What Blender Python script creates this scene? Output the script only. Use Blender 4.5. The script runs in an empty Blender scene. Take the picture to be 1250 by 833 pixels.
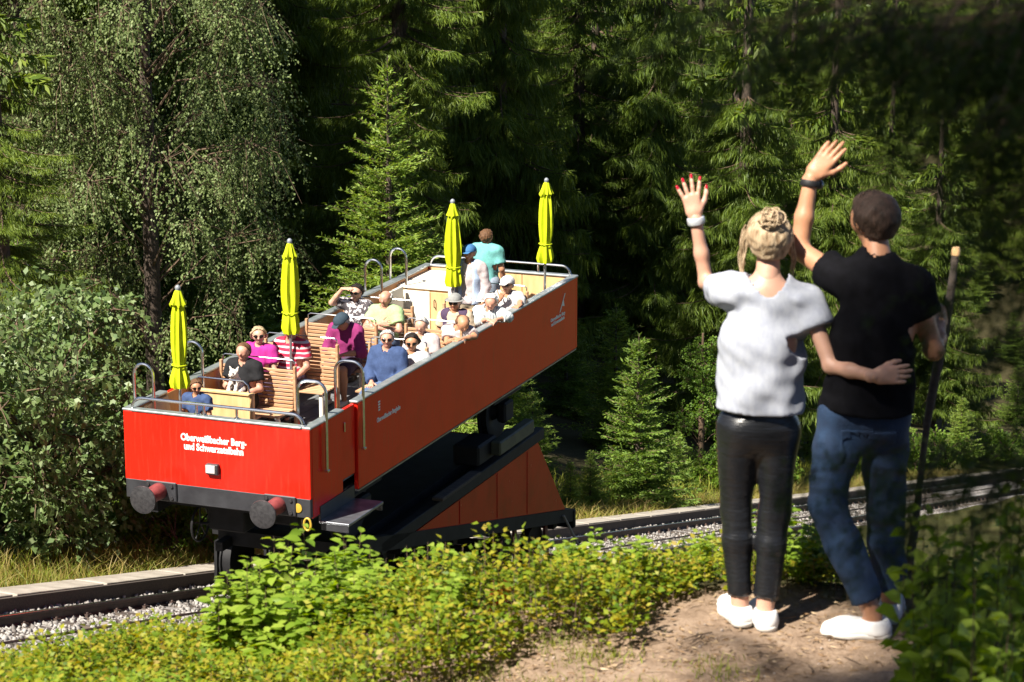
import bpy, bmesh, math, random
import numpy as np
from mathutils import Vector, Matrix

# ------------------------------------------------------------------ camera, sky, sun, exposure
sc = bpy.context.scene
COL = sc.collection
PITCH = 0.235431
CAMZ = 12.0
cam_data = bpy.data.cameras.new('camera')
cam = bpy.data.objects.new('camera', cam_data)
COL.objects.link(cam)
cam.location = (0, 0, CAMZ)
cam.rotation_euler = (math.pi / 2 - PITCH, 0, 0)
cam_data.sensor_width = 36.0
cam_data.lens = 86.4
cam_data.clip_start = 0.1
cam_data.clip_end = 2000
cam_data.dof.use_dof = True
cam_data.dof.focus_distance = 33.0
cam_data.dof.aperture_fstop = 8.0
sc.camera = cam

SUN_DIR = Vector((0.70, 0.71, 0)).normalized()      # horizontal travel of the light
SUN_EL = math.radians(50)
world = bpy.data.worlds.new('World')
sc.world = world
world.use_nodes = True
wn = world.node_tree
wn.nodes.clear()
sky = wn.nodes.new('ShaderNodeTexSky')
sky.sky_type = 'NISHITA'
sky.sun_disc = False
sky.altitude = 650
sky.air_density = 0.5
sky.dust_density = 0.3
sky.sun_elevation = SUN_EL
sky.sun_rotation = math.atan2(-SUN_DIR.x, -SUN_DIR.y)
bg = wn.nodes.new('ShaderNodeBackground')
bg.inputs['Strength'].default_value = 0.05
wo = wn.nodes.new('ShaderNodeOutputWorld')
wn.links.new(sky.outputs[0], bg.inputs['Color'])
wn.links.new(bg.outputs[0], wo.inputs['Surface'])
sun_data = bpy.data.lights.new('sun', 'SUN')
sun_data.energy = 5.0
sun_data.angle = math.radians(0.53)
sun_data.color = (1.0, 0.93, 0.82)
sun = bpy.data.objects.new('sun', sun_data)
COL.objects.link(sun)
tr = Vector((SUN_DIR.x * math.cos(SUN_EL), SUN_DIR.y * math.cos(SUN_EL), -math.sin(SUN_EL)))
sun.rotation_euler = tr.to_track_quat('-Z', 'Y').to_euler()
sun.location = (-30, -30, 60)
sc.view_settings.view_transform = 'Standard'
sc.view_settings.look = 'None'
sc.view_settings.gamma = 1.0
sc.view_settings.use_curve_mapping = False
sc.view_settings.exposure = 1.4
sc.render.film_transparent = False
try:
    sc.cycles.max_bounces = 6
    sc.cycles.diffuse_bounces = 2
    sc.cycles.transparent_max_bounces = 4
    sc.cycles.use_denoising = True
except Exception:
    pass

# ------------------------------------------------------------------ helpers
R = random.Random(7)
NR = np.random.default_rng(11)
AZ = 0.3705236
AX, AY, RIM = -2.37973, 27.82774, 4.27265
D3 = np.array([math.sin(AZ), math.cos(AZ), 0.0])
T3 = np.array([-math.cos(AZ), math.sin(AZ), 0.0])
DECK = RIM - 0.90
GRADE = 0.255
F_PX = 3000.0


def UV(u, v, z=0.0):
    p = np.array([AX, AY, 0.0]) + u * D3 + v * T3
    return (float(p[0]), float(p[1]), float(z))


def to_uv(x, y):
    wx, wy = x - AX, y - AY
    return wx * D3[0] + wy * D3[1], wx * T3[0] + wy * T3[1]


def u_at(px, v):
    """distance u along the track at which the picture column px crosses the lateral offset v"""
    c, s = math.cos(PITCH), math.sin(PITCH)
    k = (px - 625) / F_PX
    # horizontal direction of that column close to the picture middle
    dx, dy = k, c
    ox, oy = -AX, -AY
    a = (v - (ox * T3[0] + oy * T3[1])) / (dx * T3[0] + dy * T3[1])
    return ox * D3[0] + oy * D3[1] + a * (dx * D3[0] + dy * D3[1])


def sm(a, b, x):
    t = np.clip((x - a) / (b - a), 0, 1)
    return t * t * (3 - 2 * t)


def ground_z(x, y):
    x = np.asarray(x, float)
    y = np.asarray(y, float)
    u, v = to_uv(x, y)
    u = np.maximum(u, -60)
    zt = 1.70 - GRADE * np.minimum(u, 110)
    z = zt + 2.3 * (1 - sm(-7.6, -2.2, v))
    z = z + 0.10 * np.clip(v - 3.6, 0, 4.4) + 0.20 * np.clip(v - 8.0, 0, 60)
    tilt = 8.63 + 0.24 * np.clip(7.3 - y, 0, 9)
    yend = 9.40 + 0.12 * np.sin(x * 1.7)
    w = (1 - sm(yend, yend + 1.3, y)) * sm(-1.2, -0.3, x) * (1 - sm(5, 9, x)) * sm(-6, -2, y)
    z = z * (1 - w) + tilt * w
    und = 0.05 * np.sin(1.3 * x + 0.7 * y) * np.sin(0.9 * y - 0.5 * x) + 0.02 * np.sin(4.1 * x) * np.sin(3.7 * y + 1)
    und = und * np.where((v > -2.4) & (v < 3.6), 0.0, 1.0)
    return z + und


class MB:
    """collects geometry for one mesh object"""

    def __init__(self):
        self.v = []
        self.f = []

    def add(self, verts, faces):
        o = len(self.v)
        self.v.extend([tuple(p) for p in verts])
        self.f.extend([tuple(i + o for i in q) for q in faces])
        return self

    def box(self, c, s, rz=0.0, rx=0.0, ry=0.0, ch=0.0):
        hx, hy, hz = s[0] / 2, s[1] / 2, s[2] / 2
        M = Matrix.Rotation(rz, 3, 'Z') @ Matrix.Rotation(ry, 3, 'Y') @ Matrix.Rotation(rx, 3, 'X')
        C = Vector(c)
        ch = min(ch, hx * .9, hy * .9, hz * .9)
        if ch <= 0:
            vs = [C + M @ Vector((x * hx, y * hy, z * hz)) for z in (-1, 1) for y in (-1, 1) for x in (-1, 1)]
            fs = [(0, 2, 3, 1), (4, 5, 7, 6), (0, 1, 5, 4), (2, 6, 7, 3), (0, 4, 6, 2), (1, 3, 7, 5)]
            return self.add(vs, fs)
        bm = bmesh.new()
        r = bmesh.ops.create_cube(bm, size=1.0)
        for vv in bm.verts:
            vv.co = Vector((vv.co.x * s[0], vv.co.y * s[1], vv.co.z * s[2]))
        bmesh.ops.bevel(bm, geom=list(bm.edges), offset=ch, segments=1, affect='EDGES', profile=0.5)
        bm.verts.index_update()
        vs = [C + M @ vv.co for vv in bm.verts]
        fs = [[q.index for q in ff.verts] for ff in bm.faces]
        bm.free()
        return self.add(vs, fs)

    def tube(self, pts, rad, n=8, cap=True, flat=None):
        pts = [Vector(p) for p in pts]
        m = len(pts)
        if not hasattr(rad, '__len__'):
            rad = [rad] * m
        vs, fs = [], []
        prev = None
        for i, p in enumerate(pts):
            if i == 0:
                t = pts[1] - pts[0]
            elif i == m - 1:
                t = pts[-1] - pts[-2]
            else:
                t = (pts[i + 1] - pts[i]).normalized() + (pts[i] - pts[i - 1]).normalized()
            if t.length < 1e-9:
                t = Vector((0, 0, 1))
            t.normalize()
            if prev is None:
                a = Vector((0, 0, 1)) if abs(t.z) < .9 else Vector((1, 0, 0))
                prev = t.cross(a).normalized()
            nrm = (prev - t * prev.dot(t))
            if nrm.length < 1e-6:
                nrm = t.orthogonal()
            nrm.normalize()
            prev = nrm
            b = t.cross(nrm)
            for k in range(n):
                an = 2 * math.pi * k / n
                vs.append(p + (nrm * math.cos(an) + b * math.sin(an)) * rad[i])
        for i in range(m - 1):
            for k in range(n):
                k2 = (k + 1) % n
                fs.append((i * n + k, i * n + k2, (i + 1) * n + k2, (i + 1) * n + k))
        if cap:
            fs.append(tuple(range(n - 1, -1, -1)))
            fs.append(tuple(range((m - 1) * n, m * n)))
        return self.add(vs, fs)

    def lathe(self, prof, c, axis='Z', n=20):
        C = Vector(c)
        vs, fs = [], []
        for (r, h) in prof:
            for k in range(n):
                an = 2 * math.pi * k / n
                a, b = r * math.cos(an), r * math.sin(an)
                q = {'Z': (a, b, h), 'Y': (a, h, b), 'X': (h, a, b)}[axis]
                vs.append(C + Vector(q))
        for i in range(len(prof) - 1):
            for k in range(n):
                k2 = (k + 1) % n
                fs.append((i * n + k, i * n + k2, (i + 1) * n + k2, (i + 1) * n + k))
        fs.append(tuple(range(n - 1, -1, -1)))
        fs.append(tuple(range((len(prof) - 1) * n, len(prof) * n)))
        return self.add(vs, fs)

    def prism(self, poly, a, b, axis='X'):
        """extrude a 2D polygon between a and b along an axis"""
        n = len(poly)

        def mk(p, h):
            return {'X': (h, p[0], p[1]), 'Y': (p[0], h, p[1]), 'Z': (p[0], p[1], h)}[axis]
        vs = [mk(p, a) for p in poly] + [mk(p, b) for p in poly]
        fs = [tuple(range(n - 1, -1, -1)), tuple(range(n, 2 * n))]
        for i in range(n):
            j = (i + 1) % n
            fs.append((i, j, n + j, n + i))
        return self.add(vs, fs)

    def build(self, name, mat, parent=None, smooth=False, loc=(0, 0, 0), rot=(0, 0, 0), fix=True):
        me = bpy.data.meshes.new(name)
        me.from_pydata(self.v, [], self.f)
        if fix:
            bm = bmesh.new()
            bm.from_mesh(me)
            bmesh.ops.recalc_face_normals(bm, faces=bm.faces)
            bm.to_mesh(me)
            bm.free()
        if smooth:
            me.shade_smooth()
            try:
                me.set_sharp_from_angle(angle=math.radians(40))
            except Exception:
                pass
        return link(name, me, mat, parent, loc, rot)


def link(name, me, mat, parent=None, loc=(0, 0, 0), rot=(0, 0, 0)):
    if mat is not None and len(me.materials) == 0:
        for m in (mat if isinstance(mat, (list, tuple)) else [mat]):
            me.materials.append(m)
    o = bpy.data.objects.new(name, me)
    COL.objects.link(o)
    o.location = loc
    o.rotation_euler = rot
    if parent is not None:
        o.parent = parent
    return o


def np_mesh(name, verts, quads, smooth=False, mats=None):
    """fast mesh from numpy arrays (quads n*4 or triangles n*3)"""
    me = bpy.data.meshes.new(name)
    nv, (nf, k) = len(verts), quads.shape
    me.vertices.add(nv)
    me.vertices.foreach_set('co', np.ascontiguousarray(verts, dtype=np.float32).ravel())
    me.loops.add(nf * k)
    me.loops.foreach_set('vertex_index', np.ascontiguousarray(quads, dtype=np.int32).ravel())
    me.polygons.add(nf)
    me.polygons.foreach_set('loop_start', np.arange(0, nf * k, k, dtype=np.int32))
    me.polygons.foreach_set('loop_total', np.full(nf, k, dtype=np.int32))
    if mats is not None:
        me.polygons.foreach_set('material_index', np.ascontiguousarray(mats, dtype=np.int32))
    me.update(calc_edges=True)
    if smooth:
        me.shade_smooth()
    return me


def empty(name, loc=(0, 0, 0), rz=0.0, parent=None):
    o = bpy.data.objects.new(name, None)
    o.empty_display_size = 0.2
    COL.objects.link(o)
    o.location = loc
    o.rotation_euler = (0, 0, rz)
    if parent is not None:
        o.parent = parent
    return o


def tag(o, label=None, cat=None, group=None, kind=None):
    if label:
        o['label'] = label
    if cat:
        o['category'] = cat
    if group:
        o['group'] = group
    if kind:
        o['kind'] = kind
    return o


def copy_tree(o, parent=None):
    c = o.copy()
    COL.objects.link(c)
    if parent is not None:
        c.parent = parent
    for ch in list(o.children):
        copy_tree(ch, c)
    return c


# ------------------------------------------------------------------ materials
def new_mat(name):
    m = bpy.data.materials.new(name)
    m.use_nodes = True
    nt = m.node_tree
    return m, nt, nt.nodes['Principled BSDF']


def ramp(nt, stops):
    r = nt.nodes.new('ShaderNodeValToRGB')
    el = r.color_ramp.elements
    while len(el) < len(stops):
        el.new(0.5)
    for e, (p, c) in zip(el, stops):
        e.position = p
        e.color = (*c, 1)
    return r


def noise(nt, scale, detail=4, rough=.55, coord='Object', stretch=None):
    tc = nt.nodes.new('ShaderNodeTexCoord')
    n = nt.nodes.new('ShaderNodeTexNoise')
    n.inputs['Scale'].default_value = scale
    n.inputs['Detail'].default_value = detail
    n.inputs['Roughness'].default_value = rough
    if stretch:
        mp = nt.nodes.new('ShaderNodeMapping')
        mp.inputs['Scale'].default_value = stretch
        nt.links.new(tc.outputs[coord], mp.inputs[0])
        nt.links.new(mp.outputs[0], n.inputs['Vector'])
    else:
        nt.links.new(tc.outputs[coord], n.inputs['Vector'])
    return n


def bump(nt, b, src, strength=.3, dist=.02):
    bp = nt.nodes.new('ShaderNodeBump')
    bp.inputs['Strength'].default_value = strength
    bp.inputs['Distance'].default_value = dist
    nt.links.new(src, bp.inputs['Height'])
    nt.links.new(bp.outputs[0], b.inputs['Normal'])


def m_plain(name, c1, c2=None, scale=8, rough=.5, metal=0, spec=.5, bmp=0, bscale=None, stretch=None, lo=.35, hi=.65, coat=0):
    m, nt, b = new_mat(name)
    if c2 is None:
        c2 = tuple(x * .8 for x in c1)
    n = noise(nt, scale, stretch=stretch)
    r = ramp(nt, [(lo, c2), (hi, c1)])
    nt.links.new(n.outputs['Fac'], r.inputs[0])
    nt.links.new(r.outputs[0], b.inputs['Base Color'])
    b.inputs['Roughness'].default_value = rough
    b.inputs['Metallic'].default_value = metal
    b.inputs['Specular IOR Level'].default_value = spec
    if coat:
        b.inputs['Coat Weight'].default_value = coat
        b.inputs['Coat Roughness'].default_value = .08
    if bmp:
        n2 = noise(nt, bscale or scale * 3, stretch=stretch)
        bump(nt, b, n2.outputs['Fac'], bmp, .01)
    return m


def m_leaf(name, cols, trans=.35, rough=.5, spec=.25, objvar=.35):
    """foliage: one colour per leaf, some light passing through"""
    m, nt, b = new_mat(name)
    g = nt.nodes.new('ShaderNodeNewGeometry')
    st = [(i / max(1, len(cols) - 1), c) for i, c in enumerate(cols)]
    r = ramp(nt, st)
    oi = nt.nodes.new('ShaderNodeObjectInfo')
    mx = nt.nodes.new('ShaderNodeMath')
    mx.operation = 'MULTIPLY_ADD'
    mx.inputs[1].default_value = objvar
    nt.links.new(oi.outputs['Random'], mx.inputs[0])
    ml = nt.nodes.new('ShaderNodeMath')
    ml.operation = 'MULTIPLY'
    ml.inputs[1].default_value = 1 - objvar
    nt.links.new(g.outputs['Random Per Island'], ml.inputs[0])
    nt.links.new(ml.outputs[0], mx.inputs[2])
    nt.links.new(mx.outputs[0], r.inputs[0])
    nt.links.new(r.outputs[0], b.inputs['Base Color'])
    b.inputs['Roughness'].default_value = rough
    b.inputs['Specular IOR Level'].default_value = spec
    t = nt.nodes.new('ShaderNodeBsdfTranslucent')
    hs = nt.nodes.new('ShaderNodeHueSaturation')
    hs.inputs['Saturation'].default_value = 1.15
    hs.inputs['Value'].default_value = 1.35
    hs.inputs['Hue'].default_value = .485
    nt.links.new(r.outputs[0], hs.inputs['Color'])
    nt.links.new(hs.outputs[0], t.inputs['Color'])
    ms = nt.nodes.new('ShaderNodeMixShader')
    ms.inputs[0].default_value = trans
    out = nt.nodes['Material Output']
    nt.links.new(b.outputs[0], ms.inputs[1])
    nt.links.new(t.outputs[0], ms.inputs[2])
    nt.links.new(ms.outputs[0], out.inputs['Surface'])
    return m


def m_paint(name, col, dirt, rough=.22, spec=.38):
    """weathered glossy vehicle paint"""
    m, nt, b = new_mat(name)
    n = noise(nt, 1.6, 6, .6)
    r = ramp(nt, [(.30, dirt), (.52, col)])
    nt.links.new(n.outputs['Fac'], r.inputs[0])
    st = noise(nt, 5, 5, .6, stretch=(5, 5, .35))
    sr = nt.nodes.new('ShaderNodeMapRange')
    sr.inputs['From Min'].default_value = .52
    sr.inputs['From Max'].default_value = .78
    sr.inputs['To Max'].default_value = .30
    nt.links.new(st.outputs['Fac'], sr.inputs[0])
    mx = nt.nodes.new('ShaderNodeMix')
    mx.data_type = 'RGBA'
    mx.inputs[7].default_value = (.30, .085, .045, 1)
    nt.links.new(sr.outputs[0], mx.inputs[0])
    nt.links.new(r.outputs[0], mx.inputs[6])
    nt.links.new(mx.outputs[2], b.inputs['Base Color'])
    n2 = noise(nt, 6, 5)
    rr = nt.nodes.new('ShaderNodeMapRange')
    rr.inputs['To Min'].default_value = rough * .6
    rr.inputs['To Max'].default_value = rough * 1.7
    b.inputs['Specular IOR Level'].default_value = spec
    nt.links.new(n2.outputs['Fac'], rr.inputs[0])
    nt.links.new(rr.outputs[0], b.inputs['Roughness'])
    n3 = noise(nt, 1.5, 3, stretch=(1, 1, .5))
    bump(nt, b, n3.outputs['Fac'], .22, .03)
    return m


M = {}
M['red'] = m_paint('red_paint', (.80, .016, .007), (.70, .013, .006), .18)
M['red_wedge'] = m_paint('faded_red_paint', (.50, .010, .012), (.33, .007, .009), .2, .22)
M['frame'] = m_plain('dark_frame', (.018, .018, .020), (.009, .009, .010), 5, .65, spec=.25, bmp=.2)
M['beam'] = m_plain('beam_grey', (.034, .035, .040), (.018, .018, .022), 4, .5)
M['rimcap'] = m_plain('rim_metal', (.42, .46, .46), (.30, .34, .34), 6, .35, metal=.6)
M['steel'] = m_plain('brushed_steel', (.72, .72, .72), (.62, .62, .62), 12, .22, metal=1.0)
M['stepmetal'] = m_plain('step_metal', (.30, .32, .35), (.18, .19, .21), 6, .38, metal=.8)
M['wood'] = m_plain('bench_wood', (.50, .30, .17), (.37, .20, .10), 3, .55, stretch=(1, 9, 9), bmp=.15)
M['woodwarm'] = m_plain('panel_wood', (.55, .24, .075), (.46, .18, .05), 2.5, .45, stretch=(6, 6, 1))
M['ply'] = m_plain('light_ply', (.66, .44, .22), (.58, .36, .16), 2.5, .45, stretch=(5, 5, 1))
M['cream'] = m_plain('cream_board', (.80, .76, .66), (.74, .69, .57), 2, .5)
M['deckmat'] = m_plain('deck_rubber', (.17, .18, .19), (.12, .125, .13), 9, .7)
M['black'] = m_plain('black_rubber', (.012, .012, .013), (.007, .007, .008), 9, .6)
M['yellow'] = m_plain('yellow_canvas', (.52, .60, .012), (.44, .52, .008), 5, .75, spec=.2, bmp=.3, bscale=60)
M['grey_cap'] = m_plain('grey_cap', (.25, .27, .30), (.18, .2, .22), 9, .4)
M['polemetal'] = m_plain('pole_metal', (.45, .46, .48), (.36, .37, .39), 9, .35, metal=.8)
M['white_ink'] = m_plain('white_lettering', (.85, .83, .80), (.80, .78, .75), 9, .5)
M['lamp'] = m_plain('lamp_glass', (.80, .80, .76), (.62, .62, .60), 30, .12, metal=.3)
M['bufred'] = m_plain('faded_buffer_red', (.19, .045, .045), (.11, .026, .03), 14, .55)
M['bufgrey'] = m_plain('worn_buffer_plate', (.055, .053, .056), (.028, .027, .03), 22, .5, metal=.3, bmp=.3)
M['yellowpaint'] = m_plain('yellow_hook_paint', (.55, .36, .04), (.4, .25, .03), 9, .5)
M['concrete'] = m_plain('kerb_concrete', (.40, .365, .31), (.27, .24, .20), 3.5, .9, spec=.2, bmp=.35, bscale=40)
M['rock'] = m_plain('path_stone', (.34, .28, .23), (.22, .17, .14), 20, .9)
M['rail'] = m_plain('rusty_rail', (.085, .050, .038), (.05, .032, .026), 9, .6, metal=.3)
M['railtop'] = m_plain('shiny_rail_head', (.5, .5, .5), (.36, .35, .34), 4, .25, metal=1.0)
M['sleeper'] = m_plain('sleeper_wood', (.085, .065, .05), (.045, .036, .03), 5, .9, stretch=(1, 8, 8), bmp=.5)
M['bark'] = m_plain('spruce_bark', (.105, .075, .055), (.045, .033, .026), 5, .9, stretch=(6, 6, 1.4), bmp=.8, bscale=14)
M['birchbark'] = m_plain('birch_bark', (.48, .43, .38), (.10, .08, .07), 3, .8, stretch=(1, 1, 6), bmp=.4, lo=.30, hi=.42)
M['twig'] = m_plain('twig_bark', (.13, .085, .05), (.07, .045, .03), 9, .9)
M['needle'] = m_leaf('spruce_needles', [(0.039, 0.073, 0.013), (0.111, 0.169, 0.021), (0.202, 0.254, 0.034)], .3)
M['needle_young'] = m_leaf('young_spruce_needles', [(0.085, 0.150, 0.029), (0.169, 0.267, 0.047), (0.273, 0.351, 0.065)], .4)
M['needle_dark'] = m_leaf('shaded_spruce_needles', [(.022, .042, .010), (.045, .075, .014), (.075, .105, .018)], .3)  # darker copy of the needle colours, shade of the overhanging boughs put in
M['leaf_birch'] = m_leaf('drooping_tree_leaves', [(.10, .15, .045), (.18, .24, .085), (.32, .37, .17)], .35, .5, .25)
M['leaf_bush'] = m_leaf('bush_leaves', [(.075, .135, .040), (.16, .23, .075), (.31, .37, .20)], .35, .45, .45)
M['leaf_green'] = m_leaf('fresh_green_leaves', [(0.065, 0.143, 0.018), (0.117, 0.208, 0.023), (0.195, 0.273, 0.039)], .4)
M['leaf_blue'] = m_leaf('bilberry_leaves', [(.06, .12, .008), (.12, .19, .012), (.20, .25, .016), (.30, .30, .022), (.30, .22, .03)], .4, objvar=.0)
M['leaf_shrub'] = m_leaf('shrub_leaves', [(0.117, 0.208, 0.021), (0.221, 0.325, 0.034), (0.364, 0.442, 0.078)], .45)
M['leaf_dead'] = m_leaf('dry_orange_leaves', [(.45, .09, .015), (.55, .14, .03)], .4)
M['grass'] = m_leaf('grass_blades', [(0.111, 0.163, 0.016), (0.195, 0.234, 0.026), (0.312, 0.286, 0.058)], .35)
M['grass_dry'] = m_leaf('dry_grass_blades', [(.22, .16, .045), (.34, .26, .085), (.20, .19, .04), (.44, .36, .16)], .35)

# ------------------------------------------------------------------ the ground
def m_ground():
    m, nt, b = new_mat('forest_ground')
    N, L = nt.nodes, nt.links
    n1 = noise(nt, 0.8, 6, .6)
    n2 = noise(nt, 7, 6, .65)
    n3 = noise(nt, 38, 5, .7)
    floor = ramp(nt, [(.30, (.030, .024, .014)), (.50, (.050, .046, .020)), (.70, (.075, .055, .030))])
    L.new(n2.outputs['Fac'], floor.inputs[0])
    dirt = ramp(nt, [(.28, (.095, .062, .040)), (.50, (.24, .170, .118)), (.72, (.36, .275, .205))])
    mixn = N.new('ShaderNodeMath')
    mixn.operation = 'MULTIPLY_ADD'
    mixn.inputs[1].default_value = .5
    mh = N.new('ShaderNodeMath')
    mh.operation = 'MULTIPLY'
    mh.inputs[1].default_value = .5
    L.new(n2.outputs['Fac'], mh.inputs[0])
    L.new(n3.outputs['Fac'], mixn.inputs[0])
    L.new(mh.outputs[0], mixn.inputs[2])
    L.new(mixn.outputs[0], dirt.inputs[0])
    # the trodden path round the lookout
    at = N.new('ShaderNodeAttribute')
    at.attribute_name = 'path'
    ad = N.new('ShaderNodeMath')
    ad.operation = 'ADD'
    sb = N.new('ShaderNodeMath')
    sb.operation = 'MULTIPLY_ADD'
    sb.inputs[1].default_value = 1.1
    sb.inputs[2].default_value = -.55
    L.new(n1.outputs['Fac'], sb.inputs[0])
    L.new(at.outputs['Fac'], ad.inputs[0])
    L.new(sb.outputs[0], ad.inputs[1])
    cl = N.new('ShaderNodeMapRange')
    cl.inputs['From Min'].default_value = .35
    cl.inputs['From Max'].default_value = .65
    L.new(ad.outputs[0], cl.inputs[0])
    mix = N.new('ShaderNodeMix')
    mix.data_type = 'RGBA'
    L.new(cl.outputs[0], mix.inputs[0])
    L.new(floor.outputs[0], mix.inputs[6])
    L.new(dirt.outputs[0], mix.inputs[7])
    # grassy bank between the lookout and the track
    at2 = N.new('ShaderNodeAttribute')
    at2.attribute_name = 'bank'
    gr = ramp(nt, [(.32, (.035, .040, .012)), (.52, (.055, .056, .016)), (.70, (.085, .07, .028))])
    L.new(n2.outputs['Fac'], gr.inputs[0])
    mix2 = N.new('ShaderNodeMix')
    mix2.data_type = 'RGBA'
    L.new(at2.outputs['Fac'], mix2.inputs[0])
    L.new(mix.outputs[2], mix2.inputs[6])
    L.new(gr.outputs[0], mix2.inputs[7])
    L.new(mix2.outputs[2], b.inputs['Base Color'])
    b.inputs['Roughness'].default_value = .95
    b.inputs['Specular IOR Level'].default_value = .1
    bump(nt, b, mixn.outputs[0], .8, .03)
    return m


def axis_pts(segs):
    out = [segs[0][0]]
    for a, b_, st in segs:
        n = max(1, int(round((b_ - a) / st)))
        out += list(a + (b_ - a) * (np.arange(1, n + 1) / n))
    return np.array(out)


gx = axis_pts([(-180, -40, 8), (-40, -6, 1.2), (-6, 6, .16), (6, 45, 1.2), (45, 220, 7)])
gy = axis_pts([(-60, -6, 4), (-6, 7.5, .4), (7.5, 12, .12), (12, 60, .8), (60, 110, 2), (110, 330, 9)])
GX, GY = np.meshgrid(gx, gy, indexing='ij')
GZ = ground_z(GX, GY)
GZ += np.where((GX > -6) & (GX < 6) & (GY > 7.5) & (GY < 12), NR.normal(0, .006, GX.shape), 0)
nx, ny = GX.shape
gv = np.stack([GX.ravel(), GY.ravel(), GZ.ravel()], 1)
ii, jj = np.meshgrid(np.arange(nx - 1), np.arange(ny - 1), indexing='ij')
i0 = (ii * ny + jj).ravel()
gq = np.stack([i0, i0 + ny, i0 + ny + 1, i0 + 1], 1)
gme = np_mesh('ground', gv, gq, smooth=True)
pth = gme.attributes.new('path', 'FLOAT', 'POINT')
pw = sm(6.2, 7.6, GY) * (1 - sm(9.25, 9.75, GY)) * sm(-1.3, -.1, GX - .25 * (GY - 8.6)) * (1 - sm(5, 7, GX))
pth.data.foreach_set('value', pw.ravel().astype(np.float32))
GU, GV_ = to_uv(GX, GY)
bk = gme.attributes.new('bank', 'FLOAT', 'POINT')
bw_ = (1 - sm(-1.2, -.6, GV_)) * sm(9.4, 10.4, GY) + sm(3.2, 3.4, GV_) * (1 - sm(6, 9, GV_))
bk.data.foreach_set('value', np.clip(bw_, 0, 1).ravel().astype(np.float32))
ground = link('ground', gme, m_ground())
tag(ground, 'sloping forest floor with a bare trodden path at the lookout', 'ground', kind='structure')

# ------------------------------------------------------------------ the track
SL = -math.atan(GRADE)
track = empty('railway_track', (AX, AY, 0), -AZ)
tag(track, 'steep incline track of two rusty rails on grey ballast', 'railway track', kind='structure')
XC = -1.25
RAILTOP = 1.94


def sloped(prof, x, u0, u1, z0):
    """profile (dx,dz) pulled along the slope from u0 to u1"""
    mb = MB()
    n = len(prof)
    vs = [(x + p[0], u0, z0 - GRADE * u0 + p[1]) for p in prof] + [(x + p[0], u1, z0 - GRADE * u1 + p[1]) for p in prof]
    fs = [tuple(range(n)), tuple(range(2 * n - 1, n - 1, -1))] + [(i, (i + 1) % n, n + (i + 1) % n, n + i) for i in range(n)]
    return mb.add(vs, fs)


RP = [(-.065, -.145), (.065, -.145), (.065, -.130), (.012, -.112), (.010, -.045), (.035, -.035), (.035, -.004), (-.035, -.004), (-.035, -.035), (-.010, -.045), (-.012, -.112), (-.065, -.130)]
for xr in (XC - .90, XC + .90):
    ro = sloped(RP, xr, -14, 95, RAILTOP).build('rail', M['rail'], track)
    sloped([(-.028, -.0035), (.028, -.0035), (.024, 0), (-.024, 0)], xr, -14, 95, RAILTOP).build('rail_head', M['railtop'], ro)
sl_mb = MB().box((0, 0, 0), (2.6, .24, .16), ch=.012)
slp = sl_mb.build('sleeper', M['sleeper'], track)
clip_mb = MB()
k = 0
for u in np.arange(-7, 48, .66):
    o = slp if k == 0 else slp.copy()
    if k:
        COL.objects.link(o)
    k += 1
    o.location = (XC + R.uniform(-.03, .03), u, RAILTOP - .215 - GRADE * u)
    o.rotation_euler = (SL, 0, R.uniform(-.015, .015))
    for xr in (XC - .90, XC + .90):
        for s in (-1, 1):
            zc = RAILTOP - .125 - GRADE * u
            clip_mb.box((xr + s * .085, u, zc), (.07, .10, .045), rx=SL)
            clip_mb.lathe([(.016, 0), (.016, .035), (.012, .042)], (xr + s * .09, u, zc), n=6)
tag(clip_mb.build('rail_clips', M['rail'], track), kind='stuff')


def m_ballast():
    m, nt, b = new_mat('ballast')
    v = nt.nodes.new('ShaderNodeTexVoronoi')
    v.inputs['Scale'].default_value = 16
    tc = nt.nodes.new('ShaderNodeTexCoord')
    nt.links.new(tc.outputs['Object'], v.inputs['Vector'])
    r = ramp(nt, [(.0, (.17, .155, .145)), (.45, (.25, .23, .215)), (1, (.33, .305, .29))])
    sp = nt.nodes.new('ShaderNodeSeparateColor')
    nt.links.new(v.outputs['Color'], sp.inputs[0])
    nt.links.new(sp.outputs[0], r.inputs[0])
    nt.links.new(r.outputs[0], b.inputs['Base Color'])
    b.inputs['Roughness'].default_value = .9
    bump(nt, b, v.outputs['Distance'], .35, .03)
    return m


MBAL = m_ballast()
bx = np.linspace(-2.95, .75, 20)
by = np.concatenate([np.arange(-14, 40, .25), np.arange(40, 96, 2)])
BX, BY = np.meshgrid(bx, by, indexing='ij')
BZ = RAILTOP - .155 - GRADE * BY + NR.normal(0, .012, BX.shape) - .25 * sm(.3, .75, BX)
n2 = len(by)
ii, jj = np.meshgrid(np.arange(len(bx) - 1), np.arange(n2 - 1), indexing='ij')
i0 = (ii * n2 + jj).ravel()
bme = np_mesh('ballast_bed', np.stack([BX.ravel(), BY.ravel(), BZ.ravel()], 1), np.stack([i0, i0 + n2, i0 + n2 + 1, i0 + 1], 1), True)
link('ballast_bed', bme, MBAL, track)


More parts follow.
